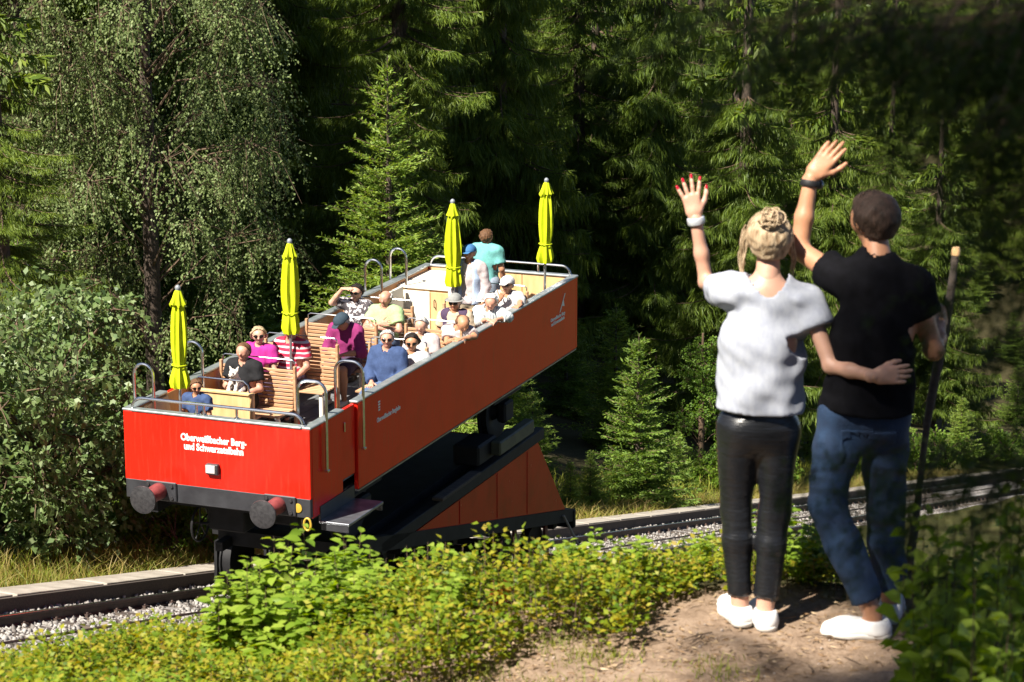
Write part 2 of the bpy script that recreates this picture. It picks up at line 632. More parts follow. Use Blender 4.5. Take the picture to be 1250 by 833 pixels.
def scatter_stones(n, fx, smin, smax):
    """n little angular stones; fx gives their centres"""
    base = np.array([(-1, 0, 0), (1, 0, 0), (0, -1, 0), (0, 1, 0), (0, 0, -1), (0, 0, 1)], float)
    fc = np.array([(0, 2, 5), (2, 1, 5), (1, 3, 5), (3, 0, 5), (2, 0, 4), (1, 2, 4), (3, 1, 4), (0, 3, 4)])
    c = fx(n)
    s = NR.uniform(smin, smax, (n, 1, 1)) * NR.uniform(.6, 1.2, (n, 1, 3))
    q = NR.normal(size=(n, 3, 3))
    q, _ = np.linalg.qr(q)
    vv = np.einsum('nij,kj->nki', q, base) * 1.0
    vv = vv * s + NR.normal(0, 1, (n, 6, 3)) * s * .12 + c[:, None, :]
    ff = (fc[None] + (np.arange(n) * 6)[:, None, None]).reshape(-1, 3)
    return vv.reshape(-1, 3), ff


def bal_centres(n):
    a = np.where(NR.random(n) < .55, NR.uniform(-6, 6, n), NR.uniform(13, 38, n))
    x = NR.uniform(-2.85, .55, n)
    return np.stack([x, a, RAILTOP - .14 - GRADE * a - .25 * sm(.3, .75, x)], 1)


sv, sf = scatter_stones(10500, bal_centres, .024, .050)
MSTONE = m_leaf('ballast_stones', [(.14, .125, .115), (.24, .225, .21), (.35, .33, .31)], 0.0, .85, .3, 0)
tag(link('ballast_stones', np_mesh('ballast_stones', sv, sf), MSTONE, track), kind='stuff')
slab_mb = MB().box((0, 0, 0), (.46, 1.996, .10), ch=.006)
sp0 = slab_mb.build('kerb_slab', M['concrete'], track)
k = 0
for u in np.arange(-13, 92, 2.0):
    o = sp0 if k == 0 else sp0.copy()
    if k:
        COL.objects.link(o)
    k += 1
    o.location = (-3.08 + R.uniform(-.012, .012), u, RAILTOP - .0 - GRADE * u + R.uniform(-.003, .003))
    o.rotation_euler = (SL + R.uniform(-.004, .004), R.uniform(-.01, .01), R.uniform(-.004, .004))
sloped([(-.03, -.30), (.03, -.30), (.03, .035), (-.03, .035)], -2.815, -14, 93, RAILTOP).build('edge_board', M['sleeper'], track)
# cable roller between the rails and the haul cable
MB().tube([(XC + .05, -13, RAILTOP - .06 + GRADE * 13), (XC + .05, 90, RAILTOP - .06 - GRADE * 90)], .016, 6).build('haul_cable', M['rail'], track)
rollers = [(24.6, XC + .12)]
for (u, x) in rollers:
    ro = empty('cable_roller', (x, u, RAILTOP - .14 - GRADE * u), 0, track)
    MB().box((0, 0, -.03), (.62, .34, .05), rx=SL, ch=.01).build('roller_plate', M['bufred'], ro)
    MB().lathe([(.05, -.2), (.11, -.18), (.075, -.05), (.075, .05), (.11, .18), (.05, .2)], (.16, 0, .05), 'X', 14).build('roller_drum', M['stepmetal'], ro, True)
    MB().box((-.22, 0, .04), (.04, .2, .12), rx=SL).box((.40, 0, .04), (.04, .2, .12), rx=SL).build('roller_bracket', M['steel'], ro)

# ------------------------------------------------------------------ the open railcar (frame: x = across to the right, y = along)
W, LEN, H = 2.5, 9.325, 1.133
car = empty('open_top_railcar', (AX, AY, 0), -AZ)
tag(car, 'bright red open-top railcar carrying seated passengers above the incline track', 'railcar')
zb = RIM - H
P = car
fw = MB().box((-W / 2, .03, RIM - .03 - .4275), (W - .004, .06, .855), ch=.006).build('front_wall', M['red'], P)
MB().box((-W / 2, .05, RIM - 1.0), (W - .012, .10, .236), ch=.006).build('buffer_beam', M['beam'], P)
MB().box((-W / 2, LEN - .03, RIM - .03 - .55), (W - .004, .06, 1.1), ch=.006).build('rear_wall', M['red'], P)


def side(xc):
    segs = [(.064, .90), (1.345, LEN - .064)]
    for (a, b_) in segs:
        MB().box((xc, (a + b_) / 2, RIM - .03 - (H - .03) / 2), (.06, b_ - a, H - .03), ch=.006).build('side_wall', M['red'], P)
    g = MB().box((xc + (-.02 if xc > -1 else .02), 1.115, RIM - .03 - .44), (.045, .40, .88), ch=.006).build('gate', M['red'], P)
    MB().box((xc + (.012 if xc > -1 else -.012), 1.00, RIM - .25), (.02, .025, .12), ch=.004).build('gate_latch', M['steel'], g)


side(-.03)
side(-W + .03)
# joint strips of the side, underside edge
MB().box((-.02, 5.3, zb - .012), (.05, LEN - 1.4, .022)).build('lower_edge_strip', M['stepmetal'], P)
for (a, b_) in ((.0, .93), (1.32, LEN)):
    MB().box((-.045, (a + b_) / 2, RIM - .014), (.12, b_ - a, .03), ch=.008).build('rim_cap', M['rimcap'], P)
    MB().box((-W + .045, (a + b_) / 2, RIM - .014), (.12, b_ - a, .03), ch=.008).build('rim_cap', M['rimcap'], P)
MB().box((-W / 2, .045, RIM - .0125), (W - .21, .12, .029), ch=.008).build('rim_cap', M['rimcap'], P)
MB().box((-W / 2, LEN - .045, RIM - .0125), (W - .21, .12, .029), ch=.008).build('rim_cap', M['rimcap'], P)
# deck boards
nb = 12
bw = (W - .14) / nb
for i in range(nb):
    MB().box((-W + .07 + bw * (i + .5), LEN / 2, DECK - .03), (bw - .008, LEN - .14, .055)).build('deck_board', M['deckmat'], P)
# inner lining boards
for i in range(8):
    a = .12 + i * (LEN - .24) / 8
    b_ = a + (LEN - .24) / 8 - .012
    MB().box((-W + .073, (a + b_) / 2, DECK + .43), (.022, b_ - a, .86)).build('lining_board', M['woodwarm'], P)
    if i != 0:
        MB().box((-.073, (a + b_) / 2, DECK + .43), (.022, b_ - a, .86)).build('lining_board', M['woodwarm'], P)
for i in range(3):
    a = -W + .10 + i * (W - .2) / 3
    b_ = a + (W - .2) / 3 - .012
    MB().box(((a + b_) / 2, LEN - .073, DECK + .43), (b_ - a, .022, .86)).build('lining_board', M['ply'], P)
    MB().box(((a + b_) / 2, .073, DECK + .43), (b_ - a, .022, .86)).build('lining_board', M['ply'], P)


def arc_rail(name, y, x0, x1, h, n=6, r=.02, zend0=None, zend1=None, ylong=False):
    """inverted U of steel tube standing across the wall at y"""
    z0 = RIM if zend0 is None else zend0
    z1 = RIM if zend1 is None else zend1
    rr = abs(x1 - x0) / 2
    rr = min(rr, .14)
    s = 1 if x1 > x0 else -1
    pts = [(x0, y, z0), (x0, y, RIM + h - rr)]
    for q in range(1, n + 1):
        a = math.pi / 2 * q / n
        pts.append((x0 + s * rr * (1 - math.cos(a)), y, RIM + h - rr + rr * math.sin(a)))
    for q in range(0, n + 1):
        a = math.pi / 2 * q / n
        pts.append((x1 - s * rr * (1 - math.sin(a)), y, RIM + h - rr + rr * math.cos(a)))
    pts.append((x1, y, z1))
    o = MB().tube(pts, r, 8).build(name, M['steel'], P, True)
    MB().box((x1, y, z1), (.05, .06, .03), ch=.005).build('rail_foot', M['steel'], o)
    return o


arc_rail('handrail', .37, -.33, .045, .47, zend0=RIM - .55, zend1=RIM - .62)
arc_rail('handrail', 1.42, -.33, .045, .47, zend0=RIM - .55, zend1=RIM - .62)
arc_rail('handrail', .37, -W + .22, -W - .045, .47, zend0=RIM - .5, zend1=RIM - .62)
arc_rail('handrail', 1.62, -W + .22, -W - .045, .47, zend0=RIM - .5, zend1=RIM - .62)
arc_rail('handrail', 7.15, -W + .22, -W - .045, .47, zend0=RIM - .5, zend1=RIM - .62)
arc_rail('handrail', 8.05, -W + .22, -W - .045, .47, zend0=RIM - .5, zend1=RIM - .62)


def low_rail(y, x0, x1, h, posts):
    o = arc_rail('end_railing', y, x0, x1, h)
    for x in posts:
        q = MB().tube([(x, y, RIM), (x, y, RIM + h)], .016, 8).build('railing_post', M['steel'], o, True)
        MB().lathe([(.035, 0), (.035, .012), (.02, .02)], (x, y, RIM + .002), n=10).build('post_flange', M['steel'], o, True)


low_rail(.05, -W + .10, -.10, .135, (-W + .98, -.98, -1.42))
low_rail(LEN - .05, -W + .10, -.10, .135, (-W + .75, -.62))

# lettering
def text_mesh(body, size, name, mat, parent, loc, rot, align='CENTER', ext=.002, squeeze=1.0, bold=0.0):
    cu = bpy.data.curves.new(name, 'FONT')
    cu.body = body
    cu.size = size
    cu.align_x = align
    cu.align_y = 'CENTER'
    cu.extrude = ext
    cu.offset = bold
    cu.resolution_u = 3
    cu.space_line = .92
    ob = bpy.data.objects.new(name, cu)
    COL.objects.link(ob)
    dg = bpy.context.evaluated_depsgraph_get()
    me = bpy.data.meshes.new_from_object(ob.evaluated_get(dg))
    bpy.data.objects.remove(ob)
    for v in me.vertices:
        v.co.x *= squeeze
    return link(name, me, mat, parent, loc, rot)


text_mesh('Oberweißbacher Berg-\nund Schwarzatalbahn', .120, 'lettering', M['white_ink'], fw, (-1.275, -.003, RIM - .335), (math.pi / 2, 0, 0), squeeze=.79, bold=.004)
hl = MB().box((-1.285, -.02, RIM - .635), (.17, .07, .135), ch=.012).build('headlight', M['bufgrey'], fw)
MB().box((-1.30, -.058, RIM - .630), (.125, .012, .10), ch=.02).build('lens', M['lamp'], hl)
# emblems on the long side
em = MB()
for i, (dy, dz, w_, h_) in enumerate(((0, .10, .055, .022), (.0, .065, .055, .022), (0, .03, .055, .022), (0, -.005, .055, .022))):
    em.box((.003, 1.98 + dy, RIM - .27 + dz), (.004, w_ * (1.1 - .08 * i), h_))
em.build('emblem', M['white_ink'], P)
text_mesh('Oberweißbacher Bergbahn', .085, 'lettering', M['white_ink'], P, (.002, 2.27, RIM - .40), (math.pi / 2, 0, math.pi / 2), squeeze=.78, bold=.002)
em = MB()
em.add([(.004, 8.52, RIM - .42), (.004, 8.56, RIM - .42), (.004, 8.78, RIM - .17), (.004, 8.74, RIM - .17)], [(0, 1, 2, 3)])
em.add([(.004, 8.64, RIM - .34), (.004, 8.74, RIM - .36), (.004, 8.70, RIM - .26)], [(0, 1, 2)])
em.build('emblem', M['white_ink'], P)
text_mesh('Oberweißbacher Berg-\nund Schwarzatalbahn', .075, 'lettering', M['white_ink'], P, (.002, 8.46, RIM - .50), (math.pi / 2, 0, math.pi / 2), squeeze=.9, bold=.002)

# buffers, beam fittings
for xb in (-2.02, -.42):
    bo = empty('buffer', (xb, 0, RIM - .985), 0, P)
    MB().box((.02, -.012, 0), (.42, .03, .24), ch=.01).build('mount_plate', M['beam'], bo)
    MB().lathe([(.105, -.02), (.10, -.16), (.075, -.22), (.07, -.40)], (0, 0, 0), 'Y', 20).build('sleeve', M['bufred'], bo, True)
    MB().lathe([(.05, -.38), (.165, -.405), (.175, -.42), (.17, -.435), (.10, -.447), (.02, -.45)], (0, 0, 0), 'Y', 28).build('plate', M['bufgrey'], bo, True)
    for dx in (-.15, .17):
        for dz in (-.075, .075):
            MB().lathe([(.022, -.02), (.022, -.045)], (dx, 0, dz), 'Y', 6).build('bolt', M['bufgrey'], bo)
MB().lathe([(.055, 0), (.055, -.012), (.03, -.014)], (-.17, 0, RIM - 1.0), 'Y', 18).build('marker_plate', M['yellowpaint'], P, True)
pts = [(-.04 + .045 * math.sin(a), -.02, zb - .05 - .075 * math.cos(a)) for a in np.linspace(-.3, 5.9, 16)]
MB().tube(pts, .014, 6).build('tow_hook', M['yellowpaint'], P, True)
st = MB().box((.19, .72, zb - .09), (.40, 1.0, .035), ch=.006).build('step_plate', M['stepmetal'], P)
MB().box((-.005, .72, zb + .0), (.03, .96, .20)).box((.2, .24, zb - .14), (.36, .03, .09)).box((.2, 1.2, zb - .14), (.36, .03, .09)).build('step_bracket', M['beam'], st)
# underframe with wheels and brake wheel
uf = MB()
for x in (-W + .30, -.30):
    uf.box((x, LEN / 2, zb - .06), (.10, LEN - .3, .26))
for y in (.4, 2.0, 3.6, 5.2, 6.8, 8.4):
    uf.box((-W / 2, y, zb - .04), (W - .7, .12, .18))
uf.box((-W / 2, LEN / 2, zb + .04), (W - .2, LEN - .2, .05))
uf.build('underframe', M['frame'], P)
for y in (2.0, 7.0):
    ws = empty('wheelset', (XC, y, zb - .46), 0, P)
    MB().tube([(-.75, 0, 0), (.75, 0, 0)], .07, 10).build('axle', M['frame'], ws, True)
    for s in (-1, 1):
        MB().lathe([(.46, s * .72), (.47, s * .75), (.43, s * .76), (.43, s * .85), (.36, s * .86), (.14, s * .80), (.10, s * .88)], (0, 0, 0), 'X', 28).build('wheel', M['frame'], ws, True)
        MB().box((s * .98, 0, .02), (.14, .34, .30), ch=.03).build('axle_box', M['frame'], ws)
        MB().box((s * .98, 0, .25), (.09, 1.1, .07), ch=.02).build('leaf_spring', M['frame'], ws)
bwh = empty('brake_wheel', (-1.72, .42, zb - .36), 0, P)
MB().tube([(0, .22 * math.cos(a), .22 * math.sin(a)) for a in np.linspace(0, 2 * math.pi, 25)], .016, 6, False).build('wheel_ring', M['black'], bwh, True)
for i in range(5):
    a = i * 2 * math.pi / 5 + .3
    MB().tube([(0, 0, 0), (.0, .22 * math.cos(a), .22 * math.sin(a))], .010, 6).build('spoke', M['black'], bwh)
MB().tube([(0, 0, 0), (.5, 0, .05)], .02, 8).build('shaft', M['frame'], bwh)
MB().box((-1.35, .55, zb - .25), (.5, .3, .34), ch=.02).box((-1.0, 1.2, zb - .3), (.8, .5, .3), ch=.03).build('brake_gear', M['frame'], P)

# storage counter in the rear corner, cream standing in for sun glare
ct = empty('counter_cabinet', UV(0, 0, 0), -AZ)
tag(ct, 'plywood cabinet, its top coloured pale as sun glare, in the rear corner of the red railcar', 'cabinet')
MB().box((-1.86, 8.62, DECK + .80), (1.12, 1.22, .035), ch=.006).build('worktop', M['cream'], ct)
MB().box((-1.86, 8.62, DECK + .39), (1.06, 1.16, .78)).build('carcass', M['ply'], ct)
MB().box((-1.62, 8.03, DECK + .40), (.50, .02, .70), ch=.004).build('door', M['ply'], ct)
MB().box((-2.13, 8.03, DECK + .40), (.48, .02, .70), ch=.004).build('door', M['cream'], ct)
MB().tube([(-1.80, 8.01, DECK + .52), (-1.80, 7.98, DECK + .53), (-1.80, 7.98, DECK + .63), (-1.80, 8.01, DECK + .64)], .008, 6).build('door_handle', M['black'], ct)
MB().box((-2.30, 7.62, DECK + .42), (.05, .62, .82), ch=.006).build('side_board', M['cream'], ct)

# ------------------------------------------------------------------ benches
def bench(x0, x1, yb, label, group):
    """slatted bench facing the front (towards smaller y), origin on the deck"""
    b0 = UV(yb, -(x0 + x1) / 2, DECK)
    r = empty('slatted_bench', b0, -AZ)
    tag(r, label, 'bench', group)
    w = x1 - x0
    for i in range(10):
        z = .47 + i * .050
        MB().box((0, -.055 + (z - .47) * .10, z), (w - .07, .020, .037), ch=.004).build('back_slat', M['wood'], r)
    for i in range(6):
        MB().box((0, -.47 + i * .075, .435), (w - .03, .064, .024), ch=.004).build('seat_slat', M['wood'], r)
    for s in (-1, 1):
        MB().box((s * (w / 2 - .018), -.018, .50), (.034, .055, .99), rx=-.10 * 0, ch=.005).build('back_post', M['wood'], r)
        MB().box((s * (w / 2 - .06), -.44, .21), (.05, .05, .42), ch=.005).build('leg', M['cream'], r)
        MB().box((s * (w / 2 - .06), -.23, .405), (.05, .42, .034)).build('seat_bearer', M['frame'], r)
    MB().tube([(-w / 2 + .03, .0, 1.0), (-w / 2 + .03, .0, 1.045), (-w / 2 + .07, 0, 1.07), (w / 2 - .07, 0, 1.07), (w / 2 - .03, 0, 1.045), (w / 2 - .03, 0, 1.0)], .009, 6).build('grab_bar', M['steel'], r, True)
    return r


lab = ['slatted wooden bench whose free seat is beside the man with the dog', 'slatted wooden bench of the passenger in the striped shirt', 'slatted wooden bench of the passenger in the purple shirt and dark cap', 'slatted wooden bench of the passenger in the pale green shirt']
for i, y in enumerate((2.30, 3.57, 4.82, 6.06)):
    bench(-2.38, -1.29, y, lab[i], 'slatted benches of the railcar')
lab = ['short slatted bench of the passengers in the navy sweater and in dark sunglasses', 'short slatted bench behind the navy sweater passenger, occupied by a grey haired passenger', 'short slatted bench of the passenger in the dark vest', 'short slatted bench under the passenger in the white cap']
for i, y in enumerate((3.85, 5.05, 6.40, 7.55)):
    bench(-.98, -.12, y, lab[i], 'slatted benches of the railcar')

# plywood bench backs at the front of the car
fb = empty('plywood_bench', UV(1.52, 1.95, DECK), -AZ)
tag(fb, 'plain plywood bench with a tall back panel behind the front railing', 'bench')
MB().box((0, 0, .41), (.78, .03, .70), ch=.004).build('back_panel', M['ply'], fb)
for s in (-1, 1):
    MB().box((s * .415, 0, .40), (.05, .06, .80), ch=.005).build('post', M['ply'], fb)
MB().box((0, 0, .785), (.88, .07, .035), ch=.006).build('top_rail', M['ply'], fb)
MB().box((0, .24, .43), (.78, .42, .03), ch=.005).build('seat', M['wood'], fb)
MB().tube([(-.38, 0, .80), (-.38, 0, .90), (-.33, 0, .95), (.30, 0, .95), (.36, 0, .90), (.38, 0, .80)], .014, 8).build('grab_bar', M['steel'], fb, True)
fc = empty('plywood_corner_seat', UV(.62, 2.06, DECK), -AZ)
tag(fc, 'low brown plywood corner seat behind the front railing under the umbrella', 'seat')
MB().box((0, 0, .42), (.62, .62, .03), ch=.005).build('seat', M['woodwarm'], fc)
MB().box((-.30, 0, .60), (.03, .60, .50), ch=.005, ry=-.18).build('back_panel', M['ply'], fc)
MB().box((.28, -.2, .20), (.05, .05, .41)).build('leg', M['ply'], fc)
MB().box((.28, .2, .20), (.05, .05, .41)).build('leg', M['ply'], fc)

# ------------------------------------------------------------------ closed yellow umbrellas
def umbrella(u, v, ztop, label, seed, wide=1.0, skirt=1.0):
    r = empty('closed_umbrella', UV(u, v, DECK), R.uniform(0, 6))
    tag(r, label, 'umbrella', 'closed yellow umbrellas standing in the railcar')
    rr = random.Random(seed)
    r.rotation_euler = (rr.uniform(-.014, .014), rr.uniform(-.014, .014), r.rotation_euler[2])
    h = ztop - DECK
    MB().tube([(0, 0, 0), (0, 0, h - .03)], .019, 10).build('pole', M['polemetal'], r, True)
    MB().lathe([(.16, 0), (.16, .025), (.05, .05), (.03, .14)], (0, 0, .002), n=16).build('base', M['frame'], r, True)
    MB().lathe([(.012, -.05), (.03, -.03), (.036, 0), (.03, .02), (.012, .035)], (0, 0, h - .035), n=12).build('finial', M['grey_cap'], r, True)

    def cloth(prof, name, lobes, depth):
        n = 48
        ph = [rr.uniform(0, 6) for _ in range(4)]
        vs, fs = [], []
        for i, (rad, dz, fold) in enumerate(prof):
            for k in range(n):
                a = 2 * math.pi * k / n
                q = abs(math.cos(a * lobes / 2 + ph[0] + .25 * math.sin(a + ph[1]) + .12 * math.sin(dz * 5 + ph[2])))
                wv = 1 - depth * fold * q ** .7 + .05 * math.sin(2 * a + ph[3] + dz * 3)
                vs.append((rad * wv * math.cos(a), rad * wv * math.sin(a), h - dz + .03 * fold * math.sin(a * lobes + ph[1]) * (1 if i == len(prof) - 1 else 0)))
        for i in range(len(prof) - 1):
            for k in range(n):
                k2 = (k + 1) % n
                fs.append((i * n + k, (i + 1) * n + k, (i + 1) * n + k2, i * n + k2))
        mb = MB()
        mb.add(vs, fs)
        o = mb.build(name, M['yellow'], r, True)
        return o
    w = wide
    cloth([(.03, .20, .2), (.07 * w, .23, 1), (.098 * w, .34, 1), (.118 * w, .52, 1), (.128 * w, .70, 1), (.118 * w, .85, 1), (.098 * w, .95, .8), (.082 * w, .99, .5), (.100 * w, 1.03, .7), (.135 * w * skirt, 1.12, 1), (.150 * w * skirt, 1.20, 1), (.125 * w * skirt, 1.27, 1), (.05, 1.275, .3)], 'canopy', 8, .42)
    cloth([(.022, .05, .1), (.045, .08, .5), (.075, .16, 1), (.112, .235, 1), (.098, .25, 1)], 'vent_flap', 8, .30)
    MB().tube([(.097 * w * math.cos(a), .097 * w * math.sin(a), h - .985) for a in np.linspace(0, 2 * math.pi, 20)], .008, 6, False).build('tie_strap', M['yellow'], r)
    return r


umbrella(.38, 1.93, 5.76, 'closed yellow umbrella in the front corner beside the plywood bench', 1, .95, 1.05)
umbrella(3.20, 1.83, 5.82, 'closed yellow umbrella standing in front of the striped shirt passenger', 2, 1.12, .85)
umbrella(6.90, 1.02, 5.78, 'closed yellow umbrella beside the standing passenger in the blue cap', 3, 1.15, .85)
umbrella(8.40, .20, 5.90, 'closed yellow umbrella at the rear corner of the railcar', 4, 1.0, 1.0)

# ------------------------------------------------------------------ wedge platform under the railcar
pl = empty('incline_platform', (AX, AY, 0), -AZ)
tag(pl, 'wedge-shaped red and black carrier holding the railcar level on the slope', 'platform')


def zf(y):
    return 2.035 - (y - 3.2) * .2408


for x in (-.06, -W + .06):
    w1 = MB().prism([(3.2, 2.03), (7.74, 2.045), (8.94, .66)], x - .02, x + .02).build('wedge_side', M['red_wedge'], pl)
    for yy in (4.7, 6.1, 7.3):
        MB().box((x + (.022 if x > -1 else -.022), yy, (2.04 + zf(yy)) / 2), (.012, .03, 2.04 - zf(yy) - .04)).build('seam_strip', M['red_wedge'], w1)
ng = MB().prism([(8.93, .665), (8.95, .68), (7.76, 2.06), (7.735, 2.045)], -W + .09, -.09).build('wedge_end', M['red_wedge'], pl)
for x in (-.09, -W + .09):
    MB().box((x if x > -1 else x + .2, 5.0, 2.14), (.14, 5.9, .17), ch=.01).build('level_girder', M['frame'], pl)
for x in (XC - .75, XC + .75):
    MB().box((x, 4.6, 2.14), (.10, 6.4, .12)).build('carrier_rail', M['frame'], pl)
MB().box((XC, 5.0, 2.03), (W - .25, 5.6, .05)).build('level_deck', M['frame'], pl)
cf = MB()
cf.prism([(1.5, zf(1.5)), (9.25, zf(9.25)), (9.25, zf(9.25) - .2), (1.5, zf(1.5) - .2)], -.14, -.02)
cf.build('chassis_beam', M['frame'], pl)
cf = MB()
cf.prism([(1.7, zf(1.7)), (9.25, zf(9.25)), (9.25, zf(9.25) - .2), (1.7, zf(1.7) - .2)], -W + .25, -W + .35)
cf.build('chassis_beam', M['frame'], pl)
for y in (1.75, 3.0, 4.8, 6.6, 8.8):
    MB().box((XC + .1, y, zf(y) - .2), (W - .5, .16, .2)).build('cross_beam', M['frame'], pl)
for y in (2.2, 3.6, 6.9, 8.2):
    zw = RAILTOP - GRADE * y + .36
    we = empty('wheelset', (XC, y, zw), 0, pl)
    MB().tube([(-.9, 0, 0), (.9, 0, 0)], .06, 10).build('axle', M['frame'], we, True)
    for s in (-1, 1):
        MB().lathe([(.35, s * .84), (.36, s * .95), (.39, s * .96), (.39, s * .98), (.30, s * .99), (.12, s * .97), (.10, s * 1.05)], (0, 0, 0), 'X', 26).build('wheel', M['frame'], we, True)
        for j, dy in enumerate((-.28, .28)):
            MB().prism([(dy - .05, .30), (dy + .05, .30), (dy * 1.15 + .10, -.24), (dy * 1.15 - .04, -.30)], s * 1.05 - .02, s * 1.05 + .02).build('brake_hanger', M['bufred'] if y > 5 else M['frame'], we)
MB().box((-.02, 6.65, 2.42), (.16, 1.35, .20), ch=.02).build('end_box', m_plain('olive_box', (.075, .08, .045), (.04, .043, .028), 6, .6), pl)
MB().box((.02, 4.45, 2.31), (.16, 1.35, .05), ch=.01).build('walk_plank', M['sleeper'], pl)
MB().box((-.3, 5.9, 2.40), (.4, .7, .3), ch=.03).build('equipment_box', M['frame'], pl)
MB().tube([(.0, 8.75, .62), (.22, 9.3, -.32)], .02, 8).build('stay_rod', M['concrete'], pl)
MB().box((XC, 9.28, zf(9.28) - .16), (W, .10, .30), ch=.02).build('end_beam', M['frame'], pl)
MB().prism([(8.95, -.10), (9.9, -.42), (9.9, -.5), (8.95, -.2)], -.4, -.05).build('sweeper', M['frame'], pl)

# ------------------------------------------------------------------ figures: smooth solids from tapered limbs
def V3(*a):
    return np.array(a if len(a) == 3 else a[0], float)


def unit(v):
    v = np.asarray(v, float)
    return v / (np.linalg.norm(v) + 1e-12)


def surface_nets(f, org, h):
    ins = f < 0
    n = f.shape
    c = np.zeros((n[0] - 1, n[1] - 1, n[2] - 1), np.int8)
    for dx in (0, 1):
        for dy in (0, 1):
            for dz in (0, 1):
                c += ins[dx:n[0] - 1 + dx, dy:n[1] - 1 + dy, dz:n[2] - 1 + dz]
    act = (c > 0) & (c < 8)
    idx = np.full(act.shape, -1, np.int64)
    ids = np.argwhere(act)
    if len(ids) == 0:
        return np.zeros((0, 3)), np.zeros((0, 4), int)
    idx[act] = np.arange(len(ids))
    acc = np.zeros((len(ids), 3))
    cnt = np.zeros(len(ids))
    i, j, k = ids.T
    cor = [(a, b, cc) for a in (0, 1) for b in (0, 1) for cc in (0, 1)]
    val = {q: f[i + q[0], j + q[1], k + q[2]] for q in cor}
    for q in cor:
        for ax in range(3):
            if q[ax] == 0:
                q2 = list(q)
                q2[ax] = 1
                q2 = tuple(q2)
                a, b = val[q], val[q2]
                m = (a < 0) != (b < 0)
                t = np.where(m, a / np.where(m, a - b, 1), 0)
                p = np.tile(np.array(q, float), (len(ids), 1))
                p[:, ax] = t
                acc += p * m[:, None]
                cnt += m
    vert = (ids + acc / np.maximum(cnt, 1)[:, None]) * h + np.asarray(org)
    quads = []
    for ax in range(3):
        b, cc = (ax + 1) % 3, (ax + 2) % 3
        sl0 = [slice(None)] * 3
        sl1 = [slice(None)] * 3
        sl0[ax] = slice(0, -1)
        sl1[ax] = slice(1, None)
        a0, a1 = ins[tuple(sl0)], ins[tuple(sl1)]
        e = np.argwhere(a0 != a1)
        ok = (e[:, b] > 0) & (e[:, cc] > 0) & (e[:, b] < n[b] - 1) & (e[:, cc] < n[cc] - 1)
        e = e[ok]
        flip = a0[tuple(e.T)]

        def at(db, dc):
            q = e.copy()
            q[:, b] += db
            q[:, cc] += dc
            return idx[tuple(q.T)]
        q = np.stack([at(-1, -1), at(0, -1), at(0, 0), at(-1, 0)], 1)
        q[~flip] = q[~flip][:, ::-1]
        quads.append(q)
    return vert, np.concatenate(quads)


class Solid:
    def __init__(self):
        self.p = []

    def cap(self, a, b, ra, rb=None, k=.03, flat=None, ff=1.0):
        self.p.append((V3(a), V3(b), ra, ra if rb is None else rb, k, flat, ff))
        return self

    def mesh(self, h, post=None, grow=0.0):
        lo = np.min([np.minimum(a, b) - max(ra, rb) for a, b, ra, rb, *_ in self.p], 0) - 3 * h - grow
        hi = np.max([np.maximum(a, b) + max(ra, rb) for a, b, ra, rb, *_ in self.p], 0) + 3 * h + grow
        n = np.ceil((hi - lo) / h).astype(int) + 1
        f = np.full(n, 1.0)
        ax = [lo[i] + np.arange(n[i]) * h for i in range(3)]
        for a, b, ra, rb, k, fl, ff in self.p:
            m = max(ra, rb) + k + 2 * h + grow
            s = []
            for i in range(3):
                i0 = max(0, int((min(a[i], b[i]) - m - lo[i]) / h))
                i1 = min(n[i], int((max(a[i], b[i]) + m - lo[i]) / h) + 2)
                s.append(slice(i0, i1))
            X, Y, Z = np.meshgrid(ax[0][s[0]], ax[1][s[1]], ax[2][s[2]], indexing='ij')
            d = b - a
            L2 = max(d @ d, 1e-12)
            px, py, pz = X - a[0], Y - a[1], Z - a[2]
            t = np.clip((px * d[0] + py * d[1] + pz * d[2]) / L2, 0, 1)
            qx, qy, qz = px - t * d[0], py - t * d[1], pz - t * d[2]
            if fl is not None:
                w = (qx * fl[0] + qy * fl[1] + qz * fl[2]) * (1 / ff - 1)
                qx, qy, qz = qx + w * fl[0], qy + w * fl[1], qz + w * fl[2]
            dist = np.sqrt(qx * qx + qy * qy + qz * qz) - (ra + (rb - ra) * t) - grow
            cur = f[tuple(s)]
            hh = np.clip(.5 + .5 * (cur - dist) / k, 0, 1)
            f[tuple(s)] = cur * (1 - hh) + dist * hh - k * hh * (1 - hh)
        if post is not None:
            X, Y, Z = np.meshgrid(*ax, indexing='ij', sparse=True)
            f = post(f, X, Y, Z)
        return surface_nets(f, lo, h)


def plane_cut(p, n, rad=None):
    p, n = V3(p), unit(n)

    def fn(f, X, Y, Z):
        g = (X - p[0]) * n[0] + (Y - p[1]) * n[1] + (Z - p[2]) * n[2]
        if rad is None:
            return np.maximum(f, g)
        r2 = (X - p[0]) ** 2 + (Y - p[1]) ** 2 + (Z - p[2]) ** 2
        return np.where(r2 < rad * rad, np.maximum(f, g), f)
    return fn


def cap_cut(a, b, r):
    a, b = V3(a), V3(b)
    d = b - a

    def fn(f, X, Y, Z):
        px, py, pz = X - a[0], Y - a[1], Z - a[2]
        t = np.clip((px * d[0] + py * d[1] + pz * d[2]) / (d @ d), 0, 1)
        g = np.sqrt((px - t * d[0]) ** 2 + (py - t * d[1]) ** 2 + (pz - t * d[2]) ** 2) - r
        return np.maximum(f, -g)
    return fn


def folds(amp, freq, seed):
    rr = np.random.default_rng(seed)
    ks = rr.normal(0, 1, (5, 3)) * freq
    ph = rr.uniform(0, 6, 5)

    def fn(f, X, Y, Z):
        g = 0
        for k, p in zip(ks, ph):
            g = g + np.sin(k[0] * X + k[1] * Y + k[2] * Z + p)
        return f + amp * g / 2.2
    return fn


